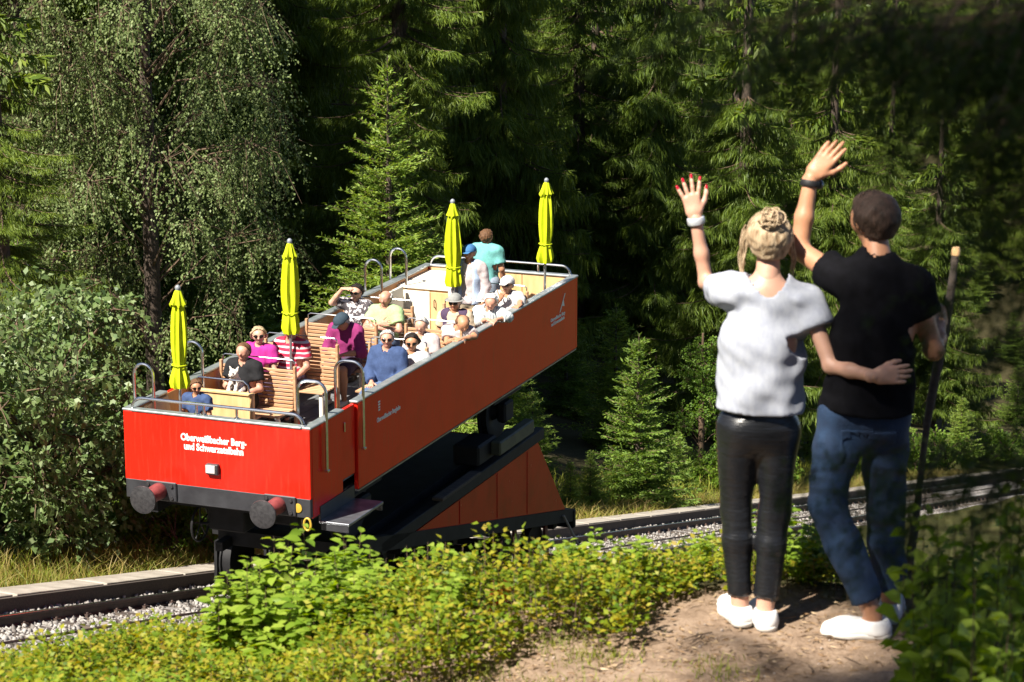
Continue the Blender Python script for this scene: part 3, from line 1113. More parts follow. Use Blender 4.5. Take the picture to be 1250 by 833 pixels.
def seq(*fs):
    def fn(f, X, Y, Z):
        for q in fs:
            f = q(f, X, Y, Z)
        return f
    return fn


def join_np(parts):
    vs, qs, o = [], [], 0
    for v, q in parts:
        vs.append(v)
        qs.append(q + o)
        o += len(v)
    return np.concatenate(vs), np.concatenate(qs)


def rot_about(v, ax, ang):
    v, ax = V3(v), unit(ax)
    return v * math.cos(ang) + np.cross(ax, v) * math.sin(ang) + ax * (ax @ v) * (1 - math.cos(ang))


def hand_solid(wrist, d, back, thumb_side, curl=.35, spread=.10, s=1.0, thumb=.9):
    """palm and five fingers; returns the solid and the finger tips"""
    d = unit(d)
    back = unit(V3(back) - d * (V3(back) @ d))
    side = np.cross(d, back)
    if side @ V3(thumb_side) < 0:
        side = -side
    S = Solid()
    w = V3(wrist)
    S.cap(w - d * .02 * s, w + d * .02 * s, .026 * s, .028 * s, .01, back, .72)
    for q, l in ((.026, .082), (.009, .086), (-.009, .084), (-.026, .076)):
        S.cap(w + d * .02 * s + side * q * .7 * s, w + d * l * s + side * q * s, .017 * s, .0125 * s, .014 * s, back, .8)
    tips = []
    for i, (q, L) in enumerate(((.029, .074), (.010, .083), (-.0095, .077), (-.028, .060))):
        p = w + d * (.084 - .005 * abs(i - 1.2)) * s + side * q * s
        dd = unit(d + side * spread * (1.5 - i))
        ax = np.cross(dd, back)
        seg = (.45, .30, .25)
        rad = (.0092, .0086, .0078, .0066)
        for j in range(3):
            dd = rot_about(dd, ax, -curl * (.5, 1.0, .8)[j])
            p2 = p + dd * L * seg[j] * s
            S.cap(p, p2, rad[j] * s, rad[j + 1] * s, .004 * s)
            p = p2
        tips.append((p, dd, np.cross(ax, dd)))
    p = w + d * .024 * s + side * .024 * s
    dd = unit(d * .62 + side * thumb - back * .25)
    for j, (L, r0, r1) in enumerate(((.042, .014, .011), (.034, .0105, .0095), (.026, .0095, .0075))):
        p2 = p + dd * L * s
        S.cap(p, p2, r0 * s, r1 * s, .008 * s)
        p = p2
        dd = unit(dd + d * .28 - side * .12)
    tips.append((p, dd, back))
    return S, tips


def m_skin(name, c):
    m, nt, b = new_mat(name)
    n = noise(nt, 14, 4)
    r = ramp(nt, [(.3, tuple(x * .85 for x in c)), (.7, c)])
    nt.links.new(n.outputs['Fac'], r.inputs[0])
    nt.links.new(r.outputs[0], b.inputs['Base Color'])
    b.inputs['Roughness'].default_value = .5
    b.inputs['Subsurface Weight'].default_value = .12
    b.inputs['Subsurface Radius'].default_value = (.02, .008, .004)
    b.inputs['Subsurface Scale'].default_value = .5
    return m


def m_cloth(name, c, c2=None, scale=40, rough=.85, bscale=120):
    return m_plain(name, c, c2 or tuple(x * .82 for x in c), scale, rough, spec=.2, bmp=.15, bscale=bscale)


def m_stripes(name, ca, cb, freq, thr=.5, axis=2):
    m, nt, b = new_mat(name)
    tc = nt.nodes.new('ShaderNodeTexCoord')
    sp = nt.nodes.new('ShaderNodeSeparateXYZ')
    nt.links.new(tc.outputs['Object'], sp.inputs[0])
    nz = noise(nt, 6, 2)
    a = nt.nodes.new('ShaderNodeMath')
    a.operation = 'MULTIPLY_ADD'
    a.inputs[1].default_value = .03
    nt.links.new(nz.outputs['Fac'], a.inputs[0])
    nt.links.new(sp.outputs[axis], a.inputs[2])
    mu = nt.nodes.new('ShaderNodeMath')
    mu.operation = 'MULTIPLY'
    mu.inputs[1].default_value = freq
    nt.links.new(a.outputs[0], mu.inputs[0])
    fr = nt.nodes.new('ShaderNodeMath')
    fr.operation = 'FRACT'
    nt.links.new(mu.outputs[0], fr.inputs[0])
    r = ramp(nt, [(thr - .04, ca), (thr + .04, cb)])
    nt.links.new(fr.outputs[0], r.inputs[0])
    nt.links.new(r.outputs[0], b.inputs['Base Color'])
    b.inputs['Roughness'].default_value = .85
    return m


SK = {'fair': m_skin('fair_skin', (.56, .315, .22)), 'tan': m_skin('tanned_skin', (.46, .225, .125)), 'pink': m_skin('ruddy_skin', (.54, .27, .185))}
M['eye'] = m_plain('dark_eyes', (.02, .016, .014), None, 9, .2)
M['lip'] = m_plain('lips', (.42, .13, .11), None, 9, .5)
M['lens'] = m_plain('sunglass_lens', (.010, .009, .009), None, 9, .08)
M['shoe_w'] = m_plain('white_canvas_shoe', (.80, .79, .78), (.70, .69, .68), 20, .6)
M['sole'] = m_plain('shoe_sole', (.72, .70, .66), (.55, .53, .49), 14, .7)
M['shoe_d'] = m_plain('dark_shoe', (.05, .04, .035), None, 9, .6)
M['shoe_g'] = m_plain('pale_trainer', (.55, .54, .52), None, 9, .6)
HAIR = {n: m_plain('hair_' + n, c, c2, 90, .6, spec=.25, stretch=(1, 1, .2), bmp=.6, bscale=160) for n, c, c2 in (
    ('blond', (.52, .40, .26), (.24, .16, .09)), ('grey', (.46, .45, .43), (.28, .27, .26)), ('white', (.70, .69, .66), (.52, .51, .48)),
    ('dark', (.022, .016, .013), (.010, .008, .007)), ('brown', (.15, .075, .035), (.08, .04, .02)), ('darkbrown', (.060, .036, .026), (.028, .018, .013)))}


def frame_of(J, front):
    up = unit(J['neck'] - J['pel'])
    side = unit(J['shb'] - J['sha'])
    fr = unit(np.cross(up, side))
    if fr @ V3(front) < 0:
        fr = -fr
    return up, side, fr


def head_parts(S, c, f, w, s=1.0, bulk=1.0):
    """skull, face, nose, ears, neck excluded"""
    r = unit(np.cross(f, w))
    S.cap(c - f * .022 * s + w * .022 * s, c + f * .022 * s + w * .016 * s, .083 * s, .079 * s, .03)
    S.cap(c + f * .030 * s - w * .01 * s, c + f * .040 * s - w * .078 * s, .062 * s * bulk, .036 * s * bulk, .04)
    S.cap(c + f * .088 * s + w * .002 * s, c + f * .108 * s - w * .032 * s, .009 * s, .0135 * s, .012)
    S.cap(c + f * .074 * s + r * .04 * s + w * .018 * s, c + f * .074 * s - r * .04 * s + w * .018 * s, .014 * s, .014 * s, .012)
    for q in (-1, 1):
        S.cap(c + r * q * .083 * s + w * .010 * s - f * .005 * s, c + r * q * .080 * s - w * .028 * s + f * .002 * s, .020 * s, .013 * s, .006, r, .45)
        S.cap(c + r * q * .04 * s + f * .062 * s - w * .03 * s, c + r * q * .045 * s + f * .05 * s - w * .035 * s, .022 * s, .022 * s, .02)
    return r


def person(name_label, J, sty, loc, rz=0.0, front=(0, -1, 0), h=.017, hh=.0085, group=None):
    """J: joints in the figure's own frame (a = one side, b = the other). sty: clothing, hair, hands."""
    root = empty('person', loc, rz)
    tag(root, name_label, 'person', group)
    J = {k: V3(v) for k, v in J.items()}
    J.setdefault('pel', (J['hipa'] + J['hipb']) / 2)
    up, side, fr = frame_of(J, front)
    bw = sty.get('w', 1.0)
    skin = SK[sty.get('skin', 'fair')]
    hf, hw = unit(sty.get('face', front)), unit(sty.get('hup', (0, 0, 1)))
    hw = unit(hw - hf * (hw @ hf))
    hc = J['head']
    hs = sty.get('hs', .95)
    lm = sty.get('limb', .93)
    B = Solid()
    chest = J.get('chest', J['pel'] + (J['neck'] - J['pel']) * .62)
    belly = J['pel'] + (chest - J['pel']) * .45
    bl = sty.get('belly', 1.0)

    def torso(S, g):
        S.cap(J['hipa'] * .8 + J['hipb'] * .2, J['hipb'] * .8 + J['hipa'] * .2, .105 * bw + g, None, .05, fr, .95)
        S.cap(J['pel'], belly + fr * .03 * (bl - 1) * 3, .125 * bw + g, .118 * bw * bl + g, .05, fr, .85)
        S.cap(belly, chest, .118 * bw * bl + g, .148 * bw + g, .05, fr, .74)
        S.cap(chest, J['neck'] - up * .06, .145 * bw + g, .10 * bw + g, .05, fr, .72)
        S.cap(J['sha'] + side * .05, J['shb'] - side * .05, .066 * bw + g, None, .05)

    torso(B, 0)
    B.cap(J['neck'] - up * .03, hc - hw * .05 * hs - hf * .012, .062 * bw, .050 * min(bw, 1.05), .03)
    head_parts(B, hc, hf, hw, hs, sty.get('jaw', 1.0))
    for q in 'ab':
        B.cap(J['sh' + q], J['el' + q], .052 * bw * lm, .041 * bw * lm, .03)
        B.cap(J['el' + q], J['el' + q] * .55 + J['wr' + q] * .45, .041 * bw * lm, .039 * bw * lm, .02)
        B.cap(J['el' + q] * .55 + J['wr' + q] * .45, J['wr' + q], .039 * bw * lm, .0265 * min(1, lm * 1.03), .02)
        B.cap(J['hip' + q], J['kn' + q], .088 * bw, .056 * bw, .04)
        mid = J['kn' + q] * .68 + J['an' + q] * .32
        B.cap(J['kn' + q], mid + unit(J['kn' + q] - J['hip' + q]) * 0, .055 * bw, .057 * bw, .02)
        B.cap(mid, J['an' + q], .056 * bw, .036, .02)
    fi = {}
    for q in 'ab':
        td = sty.get('toe' + q, front)
        fi[q] = unit(td)
        B.cap(J['an' + q] + V3(0, 0, -.04), J['an' + q] + fi[q] * .12 + V3(0, 0, -.06), .035, .026, .02)
    parts = [B.mesh(h)]
    HD = Solid()
    HD.cap(J['neck'] - up * .0, hc - hw * .05 * hs - hf * .012, .058 * bw, .0505 * min(bw, 1.05), .03)
    head_parts(HD, hc, hf, hw, hs, sty.get('jaw', 1.0))
    nbody = len(parts[0][1])
    parts.append(HD.mesh(hh, None, .0012))
    tips = {}
    for q in 'ab':
        hd = sty.get('hand' + q, {})
        d = hd.get('d', J['wr' + q] - J['el' + q])
        S, tp = hand_solid(J['wr' + q] + unit(d) * .006, d, hd.get('back', (0, 0, 1)), hd.get('thumb', (0, 0, 1)), hd.get('curl', .35), hd.get('spread', .1), hd.get('s', 1.0), hd.get('th', .9))
        parts.append(S.mesh(hd.get('h', min(.0072, hh))))
        tips[q] = tp
    v, f = join_np(parts)
    cen = v[f].mean(1)
    mi = np.zeros(len(f), int)
    r_ = unit(np.cross(hf, hw))
    for q in (-1, 1):
        mi[np.linalg.norm(cen - (hc + hf * .083 * hs + r_ * q * .032 * hs - hw * .003 * hs), axis=1) < .0105 * hs] = 1
    rel = cen - (hc + hf * .085 * hs - hw * .066 * hs)
    mi[(np.abs(rel @ hw) < .008 * hs) & (np.abs(rel @ r_) < .026 * hs) & (np.abs(rel @ hf) < .05)] = 2
    me = np_mesh('body', v, f, True, mi)
    link('body', me, [skin, M['eye'], M['lip']], root)

    # ---- shirt
    def sleeve_pts(q, t):
        if t <= 1:
            return [(J['sh' + q], J['sh' + q] + (J['el' + q] - J['sh' + q]) * t)], unit(J['el' + q] - J['sh' + q])
        e = J['el' + q] + (J['wr' + q] - J['el' + q]) * (t - 1)
        return [(J['sh' + q], J['el' + q]), (J['el' + q], e)], unit(J['wr' + q] - J['el' + q])
    g = sty.get('loose', .016)
    S = Solid()
    torso(S, g)
    for a, b, ra, rb, fl, ff in sty.get('extra', []):
        S.cap(a, b, ra, rb, .05, None if fl is None else V3(fl), ff)
    cuts = []
    for q in 'ab':
        sg, dr = sleeve_pts(q, sty.get('sleeve', .62))
        for i, (a, b) in enumerate(sg):
            r0 = (.056 if i == 0 else .046) * bw + g * 1.1
            r1 = (.050 if (i == 0 and len(sg) == 1) else (.046 if i == 0 else .034)) * bw + g * 1.2
            S.cap(a, b, r0, r1, .035)
        cuts.append(plane_cut(sg[-1][1], dr, .13))
    hem = sty.get('hem', J['pel'] - up * .09)
    cuts.append(plane_cut(hem, -up, .30))
    cuts.append(cap_cut(J['neck'] - up * .02 + fr * sty.get('vneck', .02), J['neck'] + up * .12 + fr * .03, sty.get('neckr', .066) * bw))
    v, f = S.mesh(sty.get('hs_cloth', h), seq(folds(sty.get('fold', .006), sty.get('ffreq', 22), sty.get('seed', 1)), folds(sty.get('fold2', .003), 48, sty.get('seed', 1) + 7), *cuts), .01)
    link('shirt', np_mesh('shirt', v, f, True), sty['shirt'], root)
    if 'vest' in sty:
        S = Solid()
        torso(S, g + .014)
        fcut = cap_cut(J['pel'] + fr * .2, J['neck'] + fr * .17, .115)
        v, f = S.mesh(h, seq(fcut, cap_cut(J['neck'] - up * .03, J['neck'] + up * .15, .085), plane_cut(hem, -up, .3)), .01)
        link('vest', np_mesh('vest', v, f, True), sty['vest'], root)

    # ---- trousers
    S = Solid()
    tl = sty.get('legs', 1.92)
    tg = sty.get('tight', .014)
    S.cap(J['hipa'] * .85 + J['hipb'] * .15, J['hipb'] * .85 + J['hipa'] * .15, .108 * bw + tg, None, .05, fr, .95)
    S.cap(J['pel'], J['pel'] + up * .09, .122 * bw + tg, .116 * bw + tg, .05, fr, .85)
    cuts = []
    for q in 'ab':
        if tl <= 1:
            e = J['hip' + q] + (J['kn' + q] - J['hip' + q]) * tl
            S.cap(J['hip' + q], e, .090 * bw + tg, .068 * bw + tg * 1.6, .03)
            cuts.append(plane_cut(e, J['kn' + q] - J['hip' + q], .16))
        else:
            e = J['kn' + q] + (J['an' + q] - J['kn' + q]) * (tl - 1)
            S.cap(J['hip' + q], J['kn' + q], .090 * bw + tg, .059 * bw + tg, .03)
            mid = J['kn' + q] * .66 + J['an' + q] * .34
            S.cap(J['kn' + q], mid, .058 * bw + tg, .058 * bw + tg, .02)
            S.cap(mid, e, .058 * bw + tg, sty.get('cuff', .050) + tg * .6, .02)
            cuts.append(plane_cut(e, J['an' + q] - J['kn' + q], .14))
    cuts.append(plane_cut(J['pel'] + up * .14, up, .3))
    v, f = S.mesh(sty.get('hs_cloth', h), seq(folds(sty.get('tfold', .005), sty.get('tfreq', 26), sty.get('seed', 1) + 50), *cuts), .008)
    tro = link('trousers', np_mesh('trousers', v, f, True), sty['trousers'], root)
    for (pc, pw, ph, pn) in sty.get('pockets', []):
        pc, pn = V3(pc), unit(pn)
        pr = unit(np.cross(pn, (0, 0, 1.0)))

        def boxed(f, X, Y, Z, pc=pc, pr=pr, pn=pn, pw=pw, ph=ph):
            a = (X - pc[0]) * pr[0] + (Y - pc[1]) * pr[1]
            b_ = Z - pc[2]
            c_ = (X - pc[0]) * pn[0] + (Y - pc[1]) * pn[1]
            g_ = np.maximum(np.maximum(np.abs(a) - pw, np.abs(b_) - ph), np.maximum(-b_ - ph + np.abs(a) * .25, -c_))
            return np.maximum(f, g_)
        v, f = S.mesh(.006, seq(folds(sty.get('tfold', .005), sty.get('tfreq', 26), sty.get('seed', 1) + 50), boxed), .012)
        if len(v):
            link('pocket', np_mesh('pocket', v, f, True), sty['trousers'], tro)

    # ---- shoes
    for q in 'ab':
        a = J['an' + q]
        d = fi[q]
        zs = a[2] - .085
        S = Solid()
        S.cap(a + V3(0, 0, -.035) - d * .012, a + V3(0, 0, -.055) - d * .012, .043, .045, .02)
        S.cap(V3(a[0], a[1], zs + .035) - d * .03, V3(a[0], a[1], zs + .03) + d * .11, .041, .045, .03)
        S.cap(V3(a[0], a[1], zs + .03) + d * .10, V3(a[0], a[1], zs + .025) + d * .165, .043, .034, .03)
        v, f = S.mesh(sty.get('hshoe', .010), seq(plane_cut((0, 0, zs + .016), (0, 0, -1)), plane_cut((0, 0, a[2] - .012), (0, 0, 1))))
        so = link('shoe', np_mesh('shoe', v, f, True), sty.get('shoe', M['shoe_d']), root)
        S = Solid()
        S.cap(V3(a[0], a[1], zs + .02) - d * .03, V3(a[0], a[1], zs + .02) + d * .10, .045, .048, .03)
        S.cap(V3(a[0], a[1], zs + .02) + d * .10, V3(a[0], a[1], zs + .02) + d * .165, .047, .037, .03)
        v, f = S.mesh(sty.get('hshoe', .010), seq(plane_cut((0, 0, zs), (0, 0, -1)), plane_cut((0, 0, zs + .022), (0, 0, 1))))
        link('sole', np_mesh('sole', v, f, True), M['sole'] if sty.get('shoe') is M['shoe_w'] else M['shoe_d'], so)

    # ---- hair and headgear
    st = sty.get('hair')
    if st:
        kind, colr = st
        S = Solid()
        gr = .009 * hs if kind != 'crop' else .005 * hs
        S.cap(hc - hf * .024 * hs + hw * .022 * hs, hc + hf * .024 * hs + hw * .020 * hs, .083 * hs + gr, .080 * hs + gr, .02)
        S.cap(hc - hf * .03 * hs, hc - hf * .03 * hs - hw * .045 * hs, .075 * hs + gr, .060 * hs + gr, .03)
        if kind == 'long':
            for q in (-1, 1):
                S.cap(hc + r_ * q * .07 * hs - hf * .02, hc + r_ * q * .085 * hs - hf * .03 - hw * .17 * hs, .035, .03, .03)
            S.cap(hc - hf * .06, hc - hf * .07 - hw * .18, .06, .05, .03)
        if kind == 'bob':
            for q in (-1, 1):
                S.cap(hc + r_ * q * .078 * hs - hf * .015, hc + r_ * q * .080 * hs - hf * .02 - hw * .07 * hs, .03, .028, .03)
            S.cap(hc - hf * .07 - hw * .02, hc - hf * .065 - hw * .08, .05, .04, .03)
        for (a, b, ra, rb) in sty.get('hairx', []):
            S.cap(a, b, ra, rb, .012)
        # hairline: everything in front of and below this plane is face
        cu = [plane_cut(hc + hf * .050 * hs + hw * .066 * hs, hf * 1.0 - hw * .80)]
        if kind in ('short', 'crop'):
            cu.append(plane_cut(hc - hw * .065 * hs - hf * .05 * hs, -hw * 1.0 + hf * .25))
        if kind == 'fringe':
            cu.append(plane_cut(hc + hw * .045 * hs - hf * .03, hw + hf * .35))
        v, f = S.mesh(.0085 if hh > .006 else .006, seq(folds(.0060 if hh > .006 else .0022, 90, int(sty.get('seed', 1))), *cu), .008)
        link('hair', np_mesh('hair', v, f, True), HAIR[colr], root)
    cp = sty.get('cap')
    if cp:
        kind, mt = cp
        S = Solid()
        S.cap(hc - hf * .024 * hs + hw * .030 * hs, hc + hf * .024 * hs + hw * .030 * hs, .102 * hs, .099 * hs, .02)
        v, f = S.mesh(.009, seq(plane_cut(hc + hw * .030 * hs - hf * .0, -hw)), .004)
        co = link('cap', np_mesh('cap', v, f, True), mt, root)
        S = Solid()
        if kind == 'peak':
            S.cap(hc + hf * .085 * hs + hw * .040 * hs + r_ * .035, hc + hf * .155 * hs + hw * .022 * hs + r_ * .025, .030, .030, .03, hw, .22)
            S.cap(hc + hf * .085 * hs + hw * .040 * hs - r_ * .035, hc + hf * .155 * hs + hw * .022 * hs - r_ * .025, .030, .030, .03, hw, .22)
        else:
            S.cap(hc + hw * .036 * hs - hf * .01, hc + hw * .036 * hs + hf * .01, .150 * hs, .150 * hs, .02, hw, .07)
        v, f = S.mesh(.007)
        link('brim', np_mesh('brim', v, f, True), mt, co)
    if sty.get('glasses'):
        mb = MB()
        S = Solid()
        for q in (-1, 1):
            S.cap(hc + hf * .102 * hs + r_ * q * .028 * hs + hw * .0, hc + hf * .097 * hs + r_ * q * .046 * hs + hw * .002, .024 * hs, .022 * hs, .004, hf, .35)
        S.cap(hc + hf * .098 * hs + r_ * .02, hc + hf * .098 * hs - r_ * .02, .006, .006, .003)
        for q in (-1, 1):
            S.cap(hc + hf * .086 * hs + r_ * q * .064 * hs, hc + r_ * q * .088 * hs + hw * .002, .006, .005, .003)
        v, f = S.mesh(.005)
        link('sunglasses', np_mesh('sunglasses', v, f, True), M['lens'], root)
    return root, J, tips


# ------------------------------------------------------------------ passengers
def seated(lean=0.0, twist=0.0, sx=1.0):
    J = dict(hipa=(-.085, 0, .53), hipb=(.085, 0, .53), kna=(-.12, -.43, .50), knb=(.12, -.43, .50), ana=(-.12, -.40, .085), anb=(.12, -.40, .085),
             chest=(0, .02 - lean * .5, .82), neck=(0, .035 - lean, 1.03), head=(0, .01 - lean * 1.25, 1.175),
             sha=(-.175, .035 - lean * .9, .975), shb=(.175, .035 - lean * .9, .975), ela=(-.245, -.02 - lean * .8, .71), elb=(.245, -.02 - lean * .8, .71), wra=(-.12, -.23 - lean * .6, .635), wrb=(.12, -.23 - lean * .6, .635))
    return {k: V3(v) for k, v in J.items()}


def standing(face=-1):
    s = face
    J = dict(hipa=(-.09, 0, .91), hipb=(.09, 0, .91), kna=(-.10, .01 * s, .49), knb=(.10, .01 * s, .49), ana=(-.11, 0, .085), anb=(.11, 0, .085),
             chest=(0, 0, 1.24), neck=(0, 0, 1.455), head=(0, .012 * s, 1.60), sha=(-.175, 0, 1.40), shb=(.175, 0, 1.40),
             ela=(-.25, -.01 * s, 1.13), elb=(.25, -.01 * s, 1.13), wra=(-.24, .10 * s, .90), wrb=(.24, .10 * s, .90))
    return {k: V3(v) for k, v in J.items()}


def ride(label, u, v, J, sty, dz=0.0, sc_=1.0, turn=0.0, front=(0, -1, 0)):
    p = UV(u, v, DECK + dz)
    r, _, _ = person(label, J, sty, p, -AZ + turn, front, group='passengers riding in the railcar')
    r.scale = (sc_,) * 3
    return r


CL = {n: m_cloth('cloth_' + n, c) for n, c in dict(black=(.016, .016, .018), navy=(.045, .075, .17), purple=(.25, .03, .13), green=(.36, .52, .25), white=(.54, .53, .53), pinkish=(.50, .43, .43),
      magenta=(.44, .03, .24), charcoal=(.07, .065, .075), teal=(.15, .42, .40), denim=(.10, .15, .26), paleblue=(.42, .52, .68), khaki=(.33, .27, .19), vest=(.07, .045, .085), beige=(.52, .42, .30), greyblue=(.30, .36, .44), bluecap=(.05, .16, .34), darkcap=(.035, .055, .075), greyhat=(.26, .26, .25), whitecap=(.66, .65, .64), brownhat=(.09, .05, .03), plum=(.06, .04, .07)).items()}
CL['redstripe'] = m_stripes('red_white_stripes', (.48, .012, .05), (.62, .50, .52), 15, .62)
CL['greystripe'] = m_stripes('grey_white_stripes', (.30, .34, .36), (.66, .66, .64), 26, .5, 0)
CL['print'] = m_plain('printed_grey_shirt', (.62, .58, .58), (.060, .050, .058), 22, .85, lo=.50, hi=.56)

lap = dict(d=(.25, -.9, -.15), back=(0, -.1, 1), thumb=(1, 0, 0), curl=.5)
lapb = dict(d=(-.25, -.9, -.15), back=(0, -.1, 1), thumb=(-1, 0, 0), curl=.5)
base = dict(handa=lap, handb=lapb)


def S_(**k):
    d = dict(base)
    d.update(k)
    return d


J = seated()
ride('man in a black shirt holding a small dog on his lap', 2.10, 1.95, {**J, 'wra': V3(-.07, -.22, .70), 'wrb': V3(.12, -.24, .68)},
     S_(shirt=CL['black'], trousers=CL['black'], hair=('crop', 'brown'), skin='pink', w=1.05, belly=1.1, seed=2, face=(.05, -1, .1)), sc_=1.0)
J = seated()
ride('blond passenger in a magenta top and sunglasses behind the man with the dog', 3.06, 2.22, J, S_(shirt=CL['magenta'], trousers=CL['denim'], hair=('bob', 'blond'), glasses=True, w=.9, seed=3, face=(.45, -.9, 0)), dz=-.02)
J = seated()
ride('passenger in a red and white striped polo shirt behind an umbrella pole', 3.36, 1.90, {**J, 'wra': V3(-.20, -.26, .62), 'wrb': V3(.20, -.26, .62)}, S_(shirt=CL['redstripe'], trousers=CL['plum'], hair=('short', 'grey'), w=1.14, belly=1.12, skin='pink', seed=4))
J = seated(.10)
J['head'] = V3(0.01, -.19, 1.115)
ride('passenger in a purple shirt and dark cap looking down into his hands', 4.50, 1.60, {**J, 'ela': V3(-.25, -.10, .70), 'elb': V3(.25, -.12, .70), 'wra': V3(-.04, -.32, .70), 'wrb': V3(.06, -.33, .69)},
     S_(shirt=CL['purple'], sleeve=1.3, trousers=CL['plum'], legs=.95, hair=('crop', 'grey'), cap=('peak', CL['darkcap']), skin='tan', w=1.1, seed=5, face=(-.35, -.8, -.5), shoe=M['shoe_g']), dz=.0)
J = seated()
ride('passenger in a printed grey shirt shading the eyes with one raised hand', 5.85, 2.09, {**J, 'ela': V3(-.33, -.12, 1.02), 'wra': V3(-.13, -.17, 1.25), 'sha': V3(-.185, .02, 1.0)},
     S_(shirt=CL['print'], trousers=CL['denim'], hair=('short', 'dark'), w=1.05, seed=6, handa=dict(d=(.9, -.2, .1), back=(0, -.2, 1), thumb=(0, 1, 0), curl=.2), glasses=True))
J = seated()
ride('bald passenger in a pale green polo shirt with arms folded', 5.62, 1.54, {**J, 'wra': V3(.03, -.22, .86), 'wrb': V3(-.06, -.25, .80), 'ela': V3(-.26, -.09, .76), 'elb': V3(.26, -.09, .76)},
     S_(shirt=CL['green'], trousers=CL['denim'], hair=('fringe', 'grey'), skin='pink', w=1.12, belly=1.12, seed=7, handa=dict(d=(.9, -.2, .2), back=(0, -1, .2), thumb=(0, 0, 1), curl=.3), handb=dict(d=(-.9, -.2, .2), back=(0, -1, .2), thumb=(0, 0, 1), curl=.3)))
J = seated()
ride('passenger in a navy sweater and sunglasses by the near side wall', 3.40, .52, J, S_(shirt=CL['navy'], sleeve=1.9, trousers=CL['denim'], hair=('short', 'grey'), glasses=True, w=1.1, belly=1.08, skin='pink', seed=8, face=(.35, -.95, .05)), dz=.0)
J = seated()
ride('dark haired passenger in a white top and dark sunglasses', 3.70, .30, {**J, 'elb': V3(.20, -.05, .72), 'wrb': V3(.10, -.25, .64)}, S_(shirt=CL['white'], trousers=CL['denim'], hair=('bob', 'dark'), glasses=True, w=.95, skin='tan', seed=9, face=(.35, -.95, -.1)), dz=-.09)
J = seated()
ride('grey haired passenger in a white blouse behind the navy sweater', 4.48, .50, J, S_(shirt=CL['pinkish'], trousers=CL['beige'], hair=('short', 'grey'), w=.95, skin='fair', seed=10, face=(.15, -1, -.1)), dz=-.05)
def shove(J, dx):
    for k in ('neck', 'head', 'sha', 'shb'):
        J[k] = J[k] + V3(dx, 0, 0)
    J['chest'] = J['chest'] + V3(dx * .55, 0, 0)
    return J


J = seated(.06)
J['head'] = V3(.10, -.12, 1.12)
J = shove(J, .13)
ride('bald passenger in a pale shirt leaning an arm over the side wall', 5.14, .34, {**J, 'elb': V3(.40, -.12, .945), 'wrb': V3(.30, -.38, .955), 'ela': V3(.03, -.22, .84), 'wra': V3(.22, -.36, .955)},
     S_(shirt=CL['pinkish'], trousers=CL['khaki'], hair=('fringe', 'brown'), skin='tan', w=1.05, seed=11, face=(.6, -.7, -.45), handb=dict(d=(-.3, -.9, 0), back=(0, 0, 1), thumb=(-1, 0, 0), curl=.5), handa=dict(d=(.9, -.3, 0), back=(0, 0, 1), thumb=(0, 1, 0), curl=.5)), dz=-.05)
J = seated()
ride('passenger in a dark vest over a beige shirt and a grey hat', 5.95, .62, J, S_(shirt=CL['beige'], vest=CL['vest'], trousers=CL['khaki'], hair=('short', 'grey'), cap=('brim', CL['greyhat']), glasses=True, w=1.0, skin='tan', seed=12), dz=-.05, turn=.1)
J = seated(.05)
J['head'] = V3(.06, -.10, 1.15)
J = shove(J, .13)
ride('white haired passenger in a striped shirt resting both arms on the side wall', 6.25, .34, {**J, 'elb': V3(.44, -.10, .95), 'wrb': V3(.36, -.34, .955), 'ela': V3(.05, -.20, .88), 'wra': V3(.24, -.36, .955)},
     S_(shirt=CL['greystripe'], sleeve=1.5, trousers=CL['denim'], hair=('short', 'white'), skin='pink', w=1.0, seed=13, face=(.25, -1, -.2), handb=dict(d=(-.2, -.9, -.2), back=(.3, 0, 1), thumb=(-1, 0, 0), curl=.5), handa=dict(d=(.9, -.3, -.1), back=(0, 0, 1), thumb=(0, 1, 0), curl=.5)), dz=-.02)
J = seated()
ride('passenger in a white shirt and white cap touching the chin', 7.20, .32, {**J, 'elb': V3(.22, -.05, .95), 'wrb': V3(.30, -.25, .945), 'ela': V3(-.20, -.22, .82), 'wra': V3(-.02, -.20, 1.00)}, S_(shirt=CL['white'], sleeve=1.2, trousers=CL['paleblue'], hair=('crop', 'grey'), cap=('peak', CL['whitecap']), glasses=True, skin='tan', w=1.08, seed=14, face=(-.1, -1, 0), handa=dict(d=(.3, -.1, .9), back=(0, -1, 0), thumb=(-1, 0, 0), curl=.9)), dz=-.02)
J = standing()
ride('passenger standing in a pale blue jacket and blue cap', 7.10, .86, J, S_(shirt=CL['pinkish'], vest=CL['paleblue'], sleeve=1.9, trousers=CL['khaki'], hair=('crop', 'grey'), cap=('peak', CL['bluecap']), skin='tan', w=1.0, seed=15, hem=V3(0, 0, .86), handa=dict(back=(-1, 0, 0), thumb=(0, -1, 0)), handb=dict(back=(1, 0, 0), thumb=(0, -1, 0))), dz=.0)
J = standing(1)
ride('brown haired passenger standing in a teal shirt with the back turned', 8.30, 1.08, J, S_(shirt=CL['teal'], sleeve=.7, trousers=CL['greyblue'], legs=1.2, hair=('short', 'brown'), skin='tan', w=1.12, belly=1.08, seed=16, hem=V3(0, 0, .88), face=(.15, 1, 0), toea=(0, 1, 0), toeb=(0, 1, 0), handa=dict(back=(-1, 0, 0), thumb=(0, 1, 0)), handb=dict(back=(1, 0, 0), thumb=(0, 1, 0))), sc_=1.0, front=(0, 1, 0))
J = seated()
ride('child in a dark blue top and sunglasses on the corner seat', .96, 2.02, J, S_(shirt=CL['navy'], trousers=CL['black'], hair=('short', 'brown'), glasses=True, w=.95, seed=17, skin='tan', face=(.6, -.8, -.1)), sc_=.80, dz=.04)

